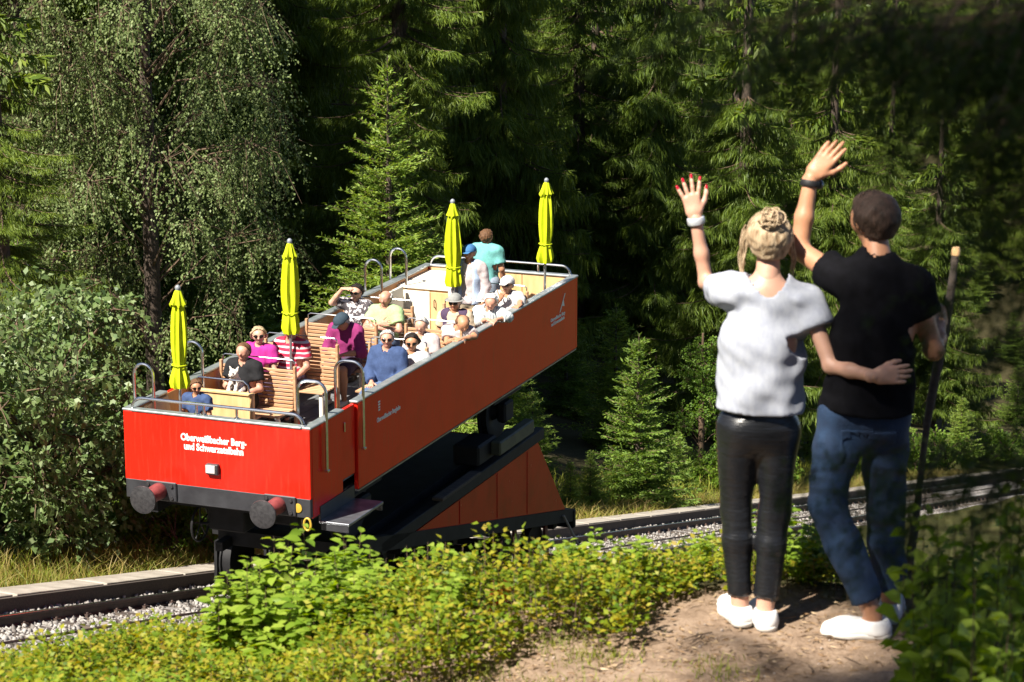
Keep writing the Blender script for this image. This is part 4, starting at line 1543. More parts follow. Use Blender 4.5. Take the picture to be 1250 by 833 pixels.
# small dog on the lap
dog = empty('small_dog', UV(1.84, 1.93, DECK + .70), -AZ)
tag(dog, 'small white and tan dog sitting on the lap of the man in black', 'dog')
S = Solid()
S.cap((0, .06, .06), (0, -.02, .17), .080, .065, .04)
S.cap((0, -.02, .17), (0, -.05, .24), .060, .048, .03)
S.cap((0, -.055, .265), (0, -.075, .262), .056, .050, .03)
S.cap((0, -.10, .25), (0, -.145, .236), .030, .020, .015)
for q in (-1, 1):
    S.cap((q * .035, -.03, .295), (q * .062, -.03, .345), .022, .008, .01, V3(0, 1, 0), .5)
    S.cap((q * .045, -.05, .14), (q * .045, -.10, .05), .028, .020, .015)
    S.cap((q * .045, -.10, .05), (q * .045, -.125, .01), .020, .020, .01)
    S.cap((q * .075, .05, .05), (q * .085, -.06, .02), .045, .026, .02)
    S.cap((q * .085, -.06, .02), (q * .080, -.11, .008), .024, .020, .01)
S.cap((0, .12, .04), (.06, .17, .10), .018, .010, .01)
v, f = S.mesh(.007, folds(.003, 90, 5))
link('body', np_mesh('body', v, f, True), m_plain('dog_fur', (.66, .60, .54), (.16, .10, .07), 11, .9, lo=.36, hi=.46, bmp=.5, bscale=120), dog)
MB().lathe([(.003, -.004), (.012, 0), (.010, .008), (.003, .012)], (0, -.168, .240), 'Y', 10).build('nose', M['eye'], dog, True)
for q in (-1, 1):
    MB().lathe([(.002, -.006), (.010, -.002), (.010, .004), (.002, .006)], (q * .024, -.118, .278), 'Y', 10).build('eye', M['eye'], dog, True)

# ------------------------------------------------------------------ the couple at the lookout
def PX(px, py, yw):
    """point at world distance yw seen at a picture position (used to pose the joints)"""
    c, s = math.cos(PITCH), math.sin(PITCH)
    a, b = (px - 625) / F_PX, (416.5 - py) / F_PX
    dx, dy, dz = a, c + s * b, -s + c * b
    k = yw / dy
    return np.array([dx * k, yw, CAMZ + dz * k])


def local(d, o):
    return {k: V3(v) - o for k, v in d.items()}


CL['leather'] = m_plain('black_coated_leggings', (.013, .014, .017), (.008, .0085, .010), 30, .30, spec=.5, bmp=.55, bscale=5, stretch=(1.2, 1.2, 9))
CL['jeans'] = m_plain('blue_jeans', (.016, .045, .105), (.008, .022, .056), 10, .85, bmp=.3, bscale=120)
CL['tee_w'] = m_plain('white_heather_tee', (.37, .39, .44), (.31, .33, .39), 30, .9, spec=.15, bmp=.25, bscale=7, stretch=(1.6, 1.6, .8))
CL['tee_b'] = m_plain('black_tee', (.007, .007, .009), (.005, .005, .006), 30, .9, spec=.05)

O = PX(915, 768, 9.13)
gz = float(ground_z(O[0], O[1]))
O[2] = gz
yy = 9.13
J = dict(ana=PX(903, 744, yy - .02), anb=PX(934, 750, yy - .06), kna=PX(899, 622, yy + .02), knb=PX(945, 625, yy - .02), hipa=PX(902, 520, yy), hipb=PX(950, 523, yy),
         chest=PX(932, 415, yy), neck=PX(937, 340, yy + .01), head=PX(938, 291, yy + .05), sha=PX(888, 356, yy + .02), shb=PX(987, 372, yy - .02),
         ela=PX(862, 345, yy + .25), wra=PX(849, 266, yy + .25), elb=PX(1014, 447, yy - .13), wrb=PX(1066, 459, yy - .27))
J['ana'][2] = gz + .085
J['anb'][2] = float(ground_z(J['anb'][0], J['anb'][1])) + .085
J = local(J, O)
up_ = unit(J['neck'] - (J['hipa'] + J['hipb']) / 2)
hcw = J['head']
sty = dict(shirt=CL['tee_w'], trousers=CL['leather'], skin='fair', w=.80, limb=.86, fold2=.004, loose=.014, sleeve=.40, hem=V3(0, 0, PX(930, 500, yy)[2] - gz), fold=.006, ffreq=20, tight=.004, tfold=.0035, tfreq=40, legs=1.93, cuff=.036,
           hair=('crop', 'blond'), face=(-.12, 1, .05), shoe=M['shoe_w'], hshoe=.006, hs_cloth=.009, toea=(-.25, 1, 0), toeb=(-.1, 1, 0), neckr=.098, vneck=-.01, seed=21, hs=.88, hshape=1,
           handa=dict(d=unit(PX(838, 215, yy + .27) - PX(849, 266, yy + .25)), back=(0, -1, .1), thumb=(1, 0, 0), curl=.12, spread=.22, s=.93, th=.55, h=.0042),
           handb=dict(d=unit(V3(.95, .18, .0)), back=(.1, -1, .1), thumb=(0, 0, 1), curl=.22, spread=.04, s=.93, th=.30, h=.0042),
           extra=[(J['pel'] if 'pel' in J else (J['hipa'] + J['hipb']) / 2, J['chest'], .168, .142, (0, 1, 0), .70)],
           hairx=[(hcw + V3(.0, -.055, .07), hcw + V3(.010, -.06, .085), .032, .030)])
wroot, WJ, wt = person('woman in a white T-shirt and black leggings waving with one hand', J, sty, tuple(O), 0, (0, 1, 0), h=.0095, hh=.006)
# strands drawn up to the knot, loose ones at the temples
bunp = hcw + V3(.0, -.068, .076)
rs = np.random.default_rng(77)
hair_o = [o for o in wroot.children if o.name.startswith('hair')][0]
sm_ = MB()
for i in range(230):
    a = rs.uniform(-2.7, 2.7)
    e = rs.uniform(-.55, .55) if abs(a) < 1.6 else rs.uniform(-.1, .7)
    st_ = V3(math.sin(a) * math.cos(e), -math.cos(a) * math.cos(e), math.sin(e))
    en = unit(bunp - hcw) + rs.normal(0, .12, 3)
    pp = []
    for t in np.linspace(0, 1, 7):
        d_ = unit(st_ * (1 - t) + en * t)
        pp.append(hcw + V3(d_[0] * .083, d_[1] * .104 - .004, d_[2] * .093 + .012) * (1.0 + .03 * math.sin(3 * t + i)))
    sm_.tube([tuple(p) for p in pp], [.0016, .0026, .0028, .0028, .0026, .0026, .002], 5, False)
for i in range(90):
    d_ = unit(rs.normal(size=3))
    e_ = unit(np.cross(d_, rs.normal(size=3)))
    rr_ = rs.uniform(.020, .042)
    c_ = bunp + V3(0, -.010, .008) + rs.normal(0, .007, 3)
    pp = [c_ + (d_ * math.cos(q) + e_ * math.sin(q)) * (rr_ + .006 * math.sin(q * 2 + i)) for q in np.linspace(0, rs.uniform(1.2, 3.2), 9)]
    sm_.tube([tuple(p) for p in pp], [.001, .0025, .003, .003, .003, .003, .0028, .002, .0008], 5, False)
for i in range(26):
    sd = -1 if i < 17 else 1
    p0 = hcw + V3(sd * rs.uniform(.070, .092), rs.uniform(-.03, .05), rs.uniform(-.02, .05))
    l_ = rs.uniform(.10, .20)
    pp = [p0 + V3(sd * (.018 * math.sin(2.5 * t) + rs.normal(0, .002)), rs.normal(0, .004), -l_ * t) for t in np.linspace(0, 1, 6)]
    sm_.tube([tuple(p) for p in pp], [.003, .003, .0028, .0024, .002, .001], 4, False)
so_ = sm_.build('hair_strands', HAIR['blond'], hair_o, True, fix=False)
so_['kind'] = 'stuff'
nailm = m_plain('red_nail_varnish', (.60, .004, .03), None, 9, .15)
for (p, d, b_) in wt['a']:
    S = Solid()
    S.cap(p + unit(b_) * .0055 - unit(d) * .004, p + unit(b_) * .0055 + unit(d) * .005, .0050, .0045, .002)
    v, f = S.mesh(.002)
    link('fingernail', np_mesh('fingernail', v, f, True), nailm, wroot)


def band(parent, wr, d, r, mat, name, w=.022, face=None):
    d = Vector(unit(d))
    q = d.to_track_quat('Z', 'Y')
    o = MB().lathe([(r * .96, -w / 2), (r, -w / 2 + .003), (r, w / 2 - .003), (r * .96, w / 2)], (0, 0, 0), 'Z', 24).build(name, mat, parent, True, loc=tuple(wr))
    o.rotation_mode = 'QUATERNION'
    o.rotation_quaternion = q
    return o


band(wroot, WJ['wra'] - unit(WJ['wra'] - WJ['ela']) * .012, WJ['wra'] - WJ['ela'], .0345, m_plain('pale_bracelet', (.72, .74, .78), (.5, .52, .56), 60, .3, metal=.3), 'bracelet', .026)

O = PX(1058, 786, 9.02)
gz = float(ground_z(O[0], O[1]))
O[2] = gz
yy = 9.05
J = dict(ana=PX(1066, 758, yy - .07), anb=PX(1086, 752, yy + .12), kna=PX(1008, 614, yy - .02), knb=PX(1080, 620, yy + .06), hipa=PX(1030, 508, yy), hipb=PX(1081, 510, yy),
         chest=PX(1070, 405, yy), neck=PX(1071, 315, yy), head=PX(1066, 267, yy + .05), sha=PX(1030, 343, yy + .02), shb=PX(1116, 352, yy),
         ela=PX(975, 305, yy + .20), wra=PX(990, 217, yy + .24), elb=PX(1140, 428, yy + .02), wrb=PX(1147, 395, yy + .21))
J['ana'][2] = float(ground_z(J['ana'][0], J['ana'][1])) + .085
J['anb'][2] = float(ground_z(J['anb'][0], J['anb'][1])) + .085
J = local(J, O)
hcm = J['head']
stick_top, stick_bot = PX(1166, 308, 9.37), PX(1098, 768, 9.30)
stick_bot[2] = float(ground_z(stick_bot[0], stick_bot[1])) - .01
sty = dict(shirt=CL['tee_b'], trousers=CL['jeans'], skin='tan', w=.88, limb=1.02, fold2=.003, loose=.016, sleeve=.42, hem=V3(0, 0, PX(1060, 500, yy)[2] - gz), fold=.006, tight=.012, tfold=.006, tfreq=30, legs=1.86, cuff=.044, extra=[((J['hipa'] + J['hipb']) / 2 + V3(0, 0, -.06), J['chest'], .168, .14, (0, 1, 0), .86)],
           hair=('short', 'darkbrown'), face=(-.55, 1, .02), pockets=[(J['hipa'] * .75 + J['hipb'] * .25 + V3(0, -.10, -.10), .065, .075, (-.2, -1, 0)), (J['hipb'] * .75 + J['hipa'] * .25 + V3(0, -.10, -.10), .065, .075, (.2, -1, 0))], shoe=M['shoe_w'], hshoe=.006, hs_cloth=.009, toea=(-1, .12, 0), toeb=(.25, 1, 0), seed=31, hs=.86, neckr=.062, vneck=.0,
           handa=dict(d=unit(PX(1020, 176, yy + .25) - PX(991, 213, yy + .24)), back=(-.3, -1, .2), thumb=(.8, 0, -.6), curl=.14, spread=.04, s=1.05, th=.45, h=.0042),
           handb=dict(d=unit(V3(.35, .9, .15)), back=(.9, -.25, .2), thumb=(0, 0, 1), curl=1.0, spread=.03, s=1.02, th=.3, h=.0042))
mroot, MJ, mt_ = person('man in a black T-shirt and jeans waving and holding a walking stick', J, sty, tuple(O), 0, (0, 1, 0), h=.0095, hh=.006)
rs = np.random.default_rng(78)
mh = [o for o in mroot.children if o.name.startswith('hair')][0]
mf = unit(V3(-.55, 1, .02))
mr = unit(np.cross(mf, V3(0, 0, 1)))
hm_ = MB()
for i in range(700):
    d_ = unit(rs.normal(size=3))
    if d_ @ mf > .35 and d_[2] < .6 or d_[2] < -.55:
        continue
    tg_ = unit(V3(0, 0, -1) * .8 - mf * .35 + rs.normal(0, .25, 3))
    pp = []
    for t in np.linspace(0, 1, 4):
        e_ = unit(d_ + tg_ * .38 * t)
        pp.append(hcm + (mr * (e_ @ mr) * .080 + mf * (e_ @ mf) * .098 + V3(0, 0, 1) * e_[2] * .090 + V3(0, 0, .016)) * (1.0 + .035 * t))
    hm_.tube([tuple(p) for p in pp], [.0016, .0018, .0014, .0006], 4, False)
hm_.build('hair_strands', HAIR['darkbrown'], mh, True, fix=False)['kind'] = 'stuff'
wb = band(mroot, MJ['wra'] - unit(MJ['wra'] - MJ['ela']) * .022, MJ['wra'] - MJ['ela'], .0375, M['black'], 'wristwatch', .024)
wd = unit(MJ['wra'] - MJ['ela'])
MB().lathe([(.019, .0), (.019, .010), (.016, .012)], (0, 0, 0), 'Y', 18).build('watch_case', M['stepmetal'], wb, True, loc=(-.012, -.046, 0))
mid = stick_bot + (stick_top - stick_bot) * .5
pts = [stick_bot + (stick_top - stick_bot) * t + V3(.008 * math.sin(9 * t), .006 * math.cos(7 * t), 0) for t in np.linspace(0, 1, 16)]
stk = MB().tube([tuple(p) for p in pts], [.014 + .003 * math.sin(11 * t) + .004 * t for t in np.linspace(0, 1, 16)], 10)
so = stk.build('walking_stick', M['sleeper'], None, True)
tag(so, 'knotty wooden walking stick held upright by the man in black', 'walking stick')
tp = pts[-1]
MB().lathe([(.0175, 0), (.018, .02), (.014, .03)], tuple(tp - V3(0, 0, .012)), n=10).build('cut_end', M['ply'], so, True)

# ------------------------------------------------------------------ plants
def blades(P, D, L, Wd, rng, fold=.35, mid=.42):
    """one folded diamond per leaf or needle sprig: quads from numpy arrays"""
    n = len(P)
    D = D / (np.linalg.norm(D, axis=1, keepdims=True) + 1e-9)
    a = rng.normal(0, .75, (n, 3)) + np.array([-.35, -.45, .8])
    S = np.cross(D, a)
    S /= (np.linalg.norm(S, axis=1, keepdims=True) + 1e-9)
    N = np.cross(S, D)
    L = np.asarray(L)[:, None]
    w = np.asarray(Wd)[:, None]
    m = P + D * L * mid + N * w * fold
    V = np.stack([P, m + S * w, P + D * L, m - S * w], 1).reshape(-1, 3)
    Q = np.arange(n * 4).reshape(n, 4)
    return V, Q


def leaves(P, D, Nn, L, Wd, rng, fold=.25):
    """flat leaves whose blade faces roughly Nn"""
    n = len(P)
    D = D / (np.linalg.norm(D, axis=1, keepdims=True) + 1e-9)
    S = np.cross(D, Nn + rng.normal(0, .45, (n, 3)))
    S /= (np.linalg.norm(S, axis=1, keepdims=True) + 1e-9)
    N = np.cross(S, D)
    L = np.asarray(L)[:, None]
    w = np.asarray(Wd)[:, None]
    m = P + D * L * .42 - N * w * fold
    V = np.stack([P, m + S * w + N * w * fold * 1.6, P + D * L - N * L * .12, m - S * w + N * w * fold * 1.6], 1).reshape(-1, 3)
    return V, np.arange(n * 4).reshape(n, 4)


def rz_mat(a):
    return np.array([[math.cos(a), -math.sin(a), 0], [math.sin(a), math.cos(a), 0], [0, 0, 1]])


def spruce_branch(rng, Rl, droop, hang, gap=.085, sp=.034, l0=.09, l1=.24, up=0.0, wid=.05, minw=.004):
    ns = max(4, int(Rl / gap))
    s = np.linspace(.10, 1, ns)
    bend = rng.uniform(-.12, .12)

    def axis(t):
        return np.stack([Rl * t, Rl * bend * t * t, Rl * (-droop * t + .62 * droop * t ** 2.4 + up * t)], -1)
    s2 = np.concatenate([s, s]) + rng.normal(0, .01, 2 * ns)
    sg = np.concatenate([np.ones(ns), -np.ones(ns)])
    B = axis(s2)
    ls = Rl * (.34 * np.clip(1 - s2, 0, 1) ** .8 + .07) * rng.uniform(.65, 1.2, 2 * ns)
    ls = np.clip(ls, .10, .95)
    ang = rng.uniform(.75, 1.15, 2 * ns)
    dd = np.stack([np.cos(ang), sg * np.sin(ang), rng.uniform(-.25, .05, 2 * ns) + up * .6], 1)
    k = np.maximum(2, (ls / sp).astype(int))
    id_ = np.repeat(np.arange(2 * ns), k)
    t = rng.random(len(id_))
    n = len(id_)
    P = B[id_] + dd[id_] * (ls[id_] * t)[:, None]
    P[:, 2] -= hang * .35 * ls[id_] * t * t
    sd = np.stack([-dd[id_][:, 1], dd[id_][:, 0], np.zeros(n)], 1) * rng.choice([-1, 1], n)[:, None]
    D = dd[id_] * .55 + sd * .45 * (1 - .5 * hang) + np.array([0, 0, -1.0]) * hang + np.array([0, 0, 1.0]) * up * .5 + rng.normal(0, .22, (n, 3))
    L = rng.uniform(l0, l1, n)
    # tip shoots along the axis
    nt = max(4, int(Rl / .06))
    ta = rng.uniform(.3, 1, nt)
    PA = axis(ta)
    DA = np.stack([np.ones(nt), rng.uniform(-.9, .9, nt), rng.uniform(-.3, .3, nt)], 1)
    P, D, L = np.concatenate([P, PA]), np.concatenate([D, DA]), np.concatenate([L, rng.uniform(l0, l1, nt)])
    V, Q = blades(P, D, L, L * wid + minw, rng)
    tt = np.linspace(0, .97, 6)
    return V, Q, axis(tt), [max(.006, .016 * Rl * (1 - q)) for q in tt]


def make_spruce(name, seed, height, rbase, zlow, detail, gap=.34, per=6, droop=.35, hang=.75, young=False, lr=(.09, .24)):
    rng = np.random.default_rng(seed)
    VS, QS, o = [], [], 0
    wood = MB()
    z = zlow
    while z < height - .25:
        fr = (z - zlow) / (height - zlow)
        fine = z < detail
        rad = rbase * (1 - fr) ** (.85 if young else .75)
        g = gap * (1 if fine else 2.1)
        for k in range(per if fine else 4):
            Rl = rad * rng.uniform(.62, 1.12)
            if Rl < .12:
                continue
            if young:
                a = spruce_branch(rng, Rl, .10, .12, .072, .034, .06, .14, up=.05 + .55 * fr, wid=.11)
            elif fine:
                a = spruce_branch(rng, Rl, droop * rng.uniform(.7, 1.3), hang * rng.uniform(.6, 1.2), sp=.035, l0=lr[0], l1=lr[1], wid=.022, minw=.006)
            else:
                a = spruce_branch(rng, Rl, droop, hang, .22, .14, .25, .5, 0, .12)
            M_ = rz_mat(rng.uniform(0, 2 * math.pi))
            off = np.array([0, 0, z + rng.uniform(-.5, .5) * g])
            VS.append(a[0] @ M_.T + off)
            QS.append(a[1] + o)
            o += len(a[0])
            wood.tube([tuple(p) for p in (a[2] @ M_.T + off)], a[3], 4, False)
        z += g
    if young:      # leader shoot with upright tips
        n = 60
        t = rng.random(n)
        P = np.stack([np.zeros(n), np.zeros(n), height - .9 + t * .9], 1)
        a = rng.uniform(0, 6.28, n)
        D = np.stack([np.cos(a) * .6, np.sin(a) * .6, np.full(n, .9)], 1)
        V, Q = blades(P, D, rng.uniform(.08, .16, n), np.full(n, .012), rng)
        VS.append(V)
        QS.append(Q + o)
        o += len(V)
    tr_ = MB().tube([(0, 0, -.3), (0, 0, height * .3), (0, 0, height * .7), (0, 0, height)], [height * .012 + .03, height * .0095 + .02, height * .005 + .01, .008], 10)
    return np.concatenate(VS), np.concatenate(QS), wood, tr_


def tree_proto(name, data, mneedle, mbark, crown='crown'):
    V, Q, wood, trk = data
    r = empty(name)
    t = trk.build('trunk', mbark, r, True, fix=False)
    c = link(crown, np_mesh(crown, V, Q), mneedle, r)
    wood.build('branches', M['twig'], c, fix=False)['kind'] = 'stuff'
    return r


def ground_at(x, y):
    return float(ground_z(x, y))


def place(root, u, v, rz, s=1.0, sink=.1, label=None, group=None, cat='tree'):
    x, y, _ = UV(u, v)
    root.location = (x, y, ground_at(x, y) - sink)
    root.rotation_euler = (0, 0, rz)
    root.scale = s if hasattr(s, '__len__') else (s, s, s)
    tag(root, label, cat, group)
    return root


def height_for(px, py, v):
    u = u_at(px, v)
    x, y, _ = UV(u, v)
    return u, float(PX(px, py, y)[2]) - ground_at(x, y)


SPA = make_spruce('spruce', 101, 21, 3.1, 1.0, 11.5)
SPB = make_spruce('spruce', 202, 23, 3.4, 1.6, 12.0, .38, 6, .42, 1.15, lr=(.12, .40))
pa = tree_proto('spruce_tree', SPA, M['needle'], M['bark'])
pb = tree_proto('spruce_tree', SPB, M['needle'], M['bark'])
protos = [pa, pb]
used = [False, False]


def get(i):
    if not used[i]:
        used[i] = True
        return protos[i]
    return copy_tree(protos[i])


edge = [(0, 15.5, 0, 1.0, 'tall spruce with yellow-green boughs behind the leafy bush'), (125, 16.5, 1, 1.0, 'tall spruce behind the drooping pale leaved tree'),
        (492, 13.0, 0, 1.0, 'tall spruce with long sunlit boughs behind the dense young spruce'), (905, 9.5, 1, 1.0, 'tall spruce with hanging twig curtains behind the raised hands of the couple'),
        (1010, 11.0, 1, 1.05, 'tall spruce behind the waving man, its boughs hanging in the sun'), (1140, 11.5, 1, .95, 'tall spruce beyond the track behind the walking stick'),
        (1260, 14.5, 0, 1.0, 'tall spruce beyond the track above the low seedlings'), (8, 9.0, 0, .58, 'half grown spruce with yellow-green boughs beside the drooping pale leaved tree'), (335, 18.0, 1, 1.05, 'tall spruce in deep shade above the front of the railcar'),
        (705, 19.0, 0, 1.1, 'tall spruce in deep shade above the rear end of the railcar'), (800, 16.0, 1, 1.05, 'tall spruce in shade behind the lone young spruce at the kerb')]
for px, v, i, s, lb in edge:
    place(get(i), u_at(px, v), v, R.uniform(0, 6.28), (s, s, s * (1.3 if v > 12.5 else 1.0)), label=lb, group='tall spruces along the forest edge')
for px, v in ((60, 19), (150, 20.5), (235, 17.5), (290, 21), (420, 18.5), (560, 21), (610, 17), (850, 19), (960, 18), (1080, 18.5), (1200, 18)):
    place(get(R.randrange(2)), u_at(px, v), v, R.uniform(0, 6.28), (1.05, 1.05, R.uniform(1.25, 1.5)), label='tall spruce standing deep in the dark forest', group='spruces deep in the forest')
for v, st, ph in ((23, 90, 0), (29, 80, 40), (36, 74, 10), (45, 66, 30), (57, 58, 5)):
    px = -170 + ph
    while px < 1420:
        vv = v + R.uniform(-2, 2)
        place(get(R.randrange(2)), u_at(px + R.uniform(-20, 20), vv), vv, R.uniform(0, 6.28), (R.uniform(.95, 1.15),) * 2 + (R.uniform(1.25, 1.5),), label='tall spruce standing deep in the dark forest', group='spruces deep in the forest')
        px += st

# young spruces
YA = tree_proto('young_spruce', make_spruce('young', 303, 8.4, 2.25, .3, 9, .21, 7, young=True), M['needle_young'], M['bark'])
u, h = height_for(477, 62, 7.0)
place(YA, u, 7.0, .4, h / 8.4, label='dense young spruce with a tall leader shoot behind the railcar', group='young spruces beside the track')
YB = tree_proto('young_spruce', make_spruce('young', 404, 4.0, 1.35, .12, 5, .15, 7, young=True), M['needle_young'], M['bark'])
first = True
for px, py, v, lb in ((780, 402, 4.6, 'lone bright young spruce standing at the kerb past the railcar'), (697, 556, 4.6, 'short spruce seedling next to the red wedge'), (722, 545, 4.9, 'slim spruce seedling between the red wedge and the young spruce'),
                      (1178, 480, 5.6, 'small pointed spruce seedling past the walking stick, tallest of its row'), (1112, 525, 5.6, 'low spruce seedling behind the legs of the man'), (1142, 535, 5.2, 'low spruce seedling beside the walking stick'),
                      (1218, 520, 5.6, 'bushy spruce seedling right beside the tallest seedling'), (1246, 508, 5.8, 'bushy spruce seedling beyond the kerb at the end of the row'), (990, 500, 8.0, 'spruce seedling behind the gap between the couple'),
                      (830, 520, 6.0, 'low spruce beside the lone bright young spruce'), (650, 470, 8.5, 'shaded young spruce behind the rear end of the railcar'), (250, 470, 9.0, 'shaded young spruce behind the front umbrella'), (130, 560, 6.8, 'young spruce behind the leafy bush at the kerb')):
    o = YB if first else copy_tree(YB)
    first = False
    u, h = height_for(px, py, v)
    s = h / 4.0
    place(o, u, v, R.uniform(0, 6), (max(s, .32), max(s, .32), s), label=lb, group='young spruces beside the track')
ru = random.Random(44)
for i in range(62):
    v = ru.uniform(8.5, 24)
    px = ru.uniform(560, 1320) if i > 16 else ru.uniform(0, 560)
    if v < 11 and px < 560:
        v += 4
    o = copy_tree(YB)
    s = ru.uniform(.5, 1.15)
    place(o, u_at(px, v), v, ru.uniform(0, 6), (s * 1.15, s * 1.15, s), label='small spruce of the understorey in the shade of the forest', group='understorey spruces in the forest')


def leafy(seed, clumps, twigs, per, lsize, droop, trunk_h, spread=.55, tl=(.35, .8), limb_r=.03):
    """broadleaved crown from twig clumps; clumps: list of centres with radius"""
    rng = np.random.default_rng(seed)
    PP, DD = [], []
    wood = MB()
    for (c, r) in clumps:
        c = np.array(c, float)
        base = np.array([0, 0, min(trunk_h, max(.1, c[2] - .55 * math.hypot(c[0], c[1]) - .1))])
        mid = (base + c) / 2 + np.array([0, 0, .18 * np.linalg.norm(c - base)])
        wood.tube([tuple(base), tuple(mid), tuple(c)], [limb_r, limb_r * .7, limb_r * .35], 5, False)
        o = rng.normal(size=(twigs, 3))
        o /= np.linalg.norm(o, axis=1, keepdims=True)
        st = c + o * r * rng.uniform(.1, .75, (twigs, 1))
        out = o * spread + np.array([0, 0, -droop]) + rng.normal(0, .2, (twigs, 3))
        out /= np.linalg.norm(out, axis=1, keepdims=True)
        tlen = rng.uniform(*tl, twigs) * r / .8
        for q in range(0, twigs, 3):
            wood.tube([tuple(c), tuple(st[q]), tuple(st[q] + out[q] * tlen[q])], [.010, .006, .003], 3, False)
        id_ = np.repeat(np.arange(twigs), per)
        t = rng.random(len(id_))
        P = st[id_] + out[id_] * (t * tlen[id_])[:, None] + rng.normal(0, .03, (len(id_), 3))
        P[:, 2] -= droop * .3 * t * t * tlen[id_]
        D = out[id_] * .5 + rng.normal(0, .6, (len(id_), 3)) + np.array([0, 0, -.45])
        PP.append(P)
        DD.append(D)
    P, D = np.concatenate(PP), np.concatenate(DD)
    n = len(P)
    L = rng.uniform(.7, 1.25, n) * lsize
    V, Q = leaves(P, D, np.tile(np.array([-.35, -.4, .8]), (n, 1)), L, L * .34, rng)
    tr_ = MB().tube([(0, 0, -.3), (.06, .03, trunk_h * .5), (0, 0, trunk_h)], [.05 + trunk_h * .012, .04 + trunk_h * .008, .03], 9)
    return V, Q, wood, tr_


# the weeping pale leaved tree on the left
rg = random.Random(5)
cl = []
for i in range(84):
    z = rg.uniform(3.0, 12.5)
    a = rg.uniform(0, 6.28)
    rr = rg.uniform(.3, 1) ** .6 * (2.3 if z < 8 else 2.6)
    cl.append(((rr * math.cos(a) * 1.15, rr * math.sin(a), z - .25 * rr), rg.uniform(.55, 1.0)))
o = tree_proto('drooping_tree', leafy(51, cl, 46, 19, .058, .95, 11.5, .5, (.5, 1.0), .028), M['leaf_birch'], M['bark'])
place(o, u_at(188, 11.5), 11.5, 1.0, 1.05, label='pale leaved tree with drooping twigs beyond the track on the left', group='broadleaved trees by the track')
o = copy_tree(o)
place(o, u_at(40, 14), 14, 3.4, 1.05, label='pale leaved drooping tree deeper in the forest behind the leafy bush', group='broadleaved trees by the track')
cl = []
for i in range(50):
    z = rg.uniform(.5, 3.5)
    a = rg.uniform(0, 6.28)
    rr = rg.uniform(.3, 1) ** .6 * 1.55 * (1 - .16 * max(0, z - 2.0))
    cl.append(((rr * math.cos(a), rr * math.sin(a), z), rg.uniform(.40, .62)))
bush = tree_proto('leafy_bush', leafy(52, cl, 22, 14, .10, .15, 1.6, .8, (.35, .75), .022), M['leaf_bush'], M['twig'], 'foliage')
place(bush, u_at(52, 5.6), 5.6, .5, 1.0, label='large leafy bush with pale glossy leaves beyond the kerb', group='leafy bushes beyond the kerb', cat='bush')
o = copy_tree(bush)
place(o, u_at(-45, 6.0), 6.0, 2.5, 1.1, label='large leafy bush behind the kerb, farthest up the track', group='leafy bushes beyond the kerb', cat='bush')
o = copy_tree(bush)
place(o, u_at(150, 6.6), 6.6, 1.5, (.75, .75, .55), label='medium leafy bush behind the front buffers of the railcar', group='leafy bushes beyond the kerb', cat='bush')
cl = []
for i in range(26):
    z = rg.uniform(.15, 1.0)
    a = rg.uniform(0, 6.28)
    rr = rg.uniform(.2, 1) ** .6 * .8
    cl.append(((rr * math.cos(a), rr * math.sin(a), z), rg.uniform(.25, .4)))
low = tree_proto('low_bush', leafy(53, cl, 16, 12, .07, .05, .5, .8, (.25, .5), .012), M['leaf_green'], M['twig'], 'foliage')
first = True
for px, v, s, lb in ((205, 4.7, 1.0, 'low bright green bush below the front buffers'), (245, 5.4, .9, 'low bright green bush behind the brake wheel'), (165, 5.6, 1.1, 'low green bush between the kerb and the medium bush'), (1060, 5.2, 1.2, 'low green bush beyond the kerb behind the jeans'),
                     (880, 5.6, 1.1, 'low green bush beside the woman beyond the kerb'), (1160, 5.0, 1.5, 'low green bush under the tallest seedling'), (1235, 4.8, 1.5, 'low green bush at the kerb past the walking stick'), (935, 5.2, 1.2, 'low green bush behind the leggings'), (1100, 5.4, 1.4, 'low green bush behind the walking stick')):
    o = low if first else copy_tree(low)
    first = False
    place(o, u_at(px, v), v, R.uniform(0, 6), s, label=lb, group='low bushes beyond the kerb', cat='bush')
cl = []
for i in range(46):
    z = rg.uniform(.4, 4.2)
    a = rg.uniform(0, 6.28)
    rr = rg.uniform(.2, 1) ** .6 * 1.0 * (1 - .17 * z)
    cl.append(((rr * math.cos(a), rr * math.sin(a), z), rg.uniform(.28, .42)))
sap = tree_proto('birch_sapling', leafy(54, cl, 14, 11, .06, -.1, 4.4, .8, (.25, .5), .012), M['leaf_green'], M['twig'])
u, h = height_for(858, 398, 6.2)
place(sap, u, 6.2, 1, h / 4.5, label='slender green broadleaved sapling behind the waving woman', group='broadleaved trees by the track')
o = copy_tree(sap)
place(o, u_at(885, 7.5), 7.5, 3, h / 4.8, label='slender green broadleaved sapling half hidden by the white T-shirt', group='broadleaved trees by the track')


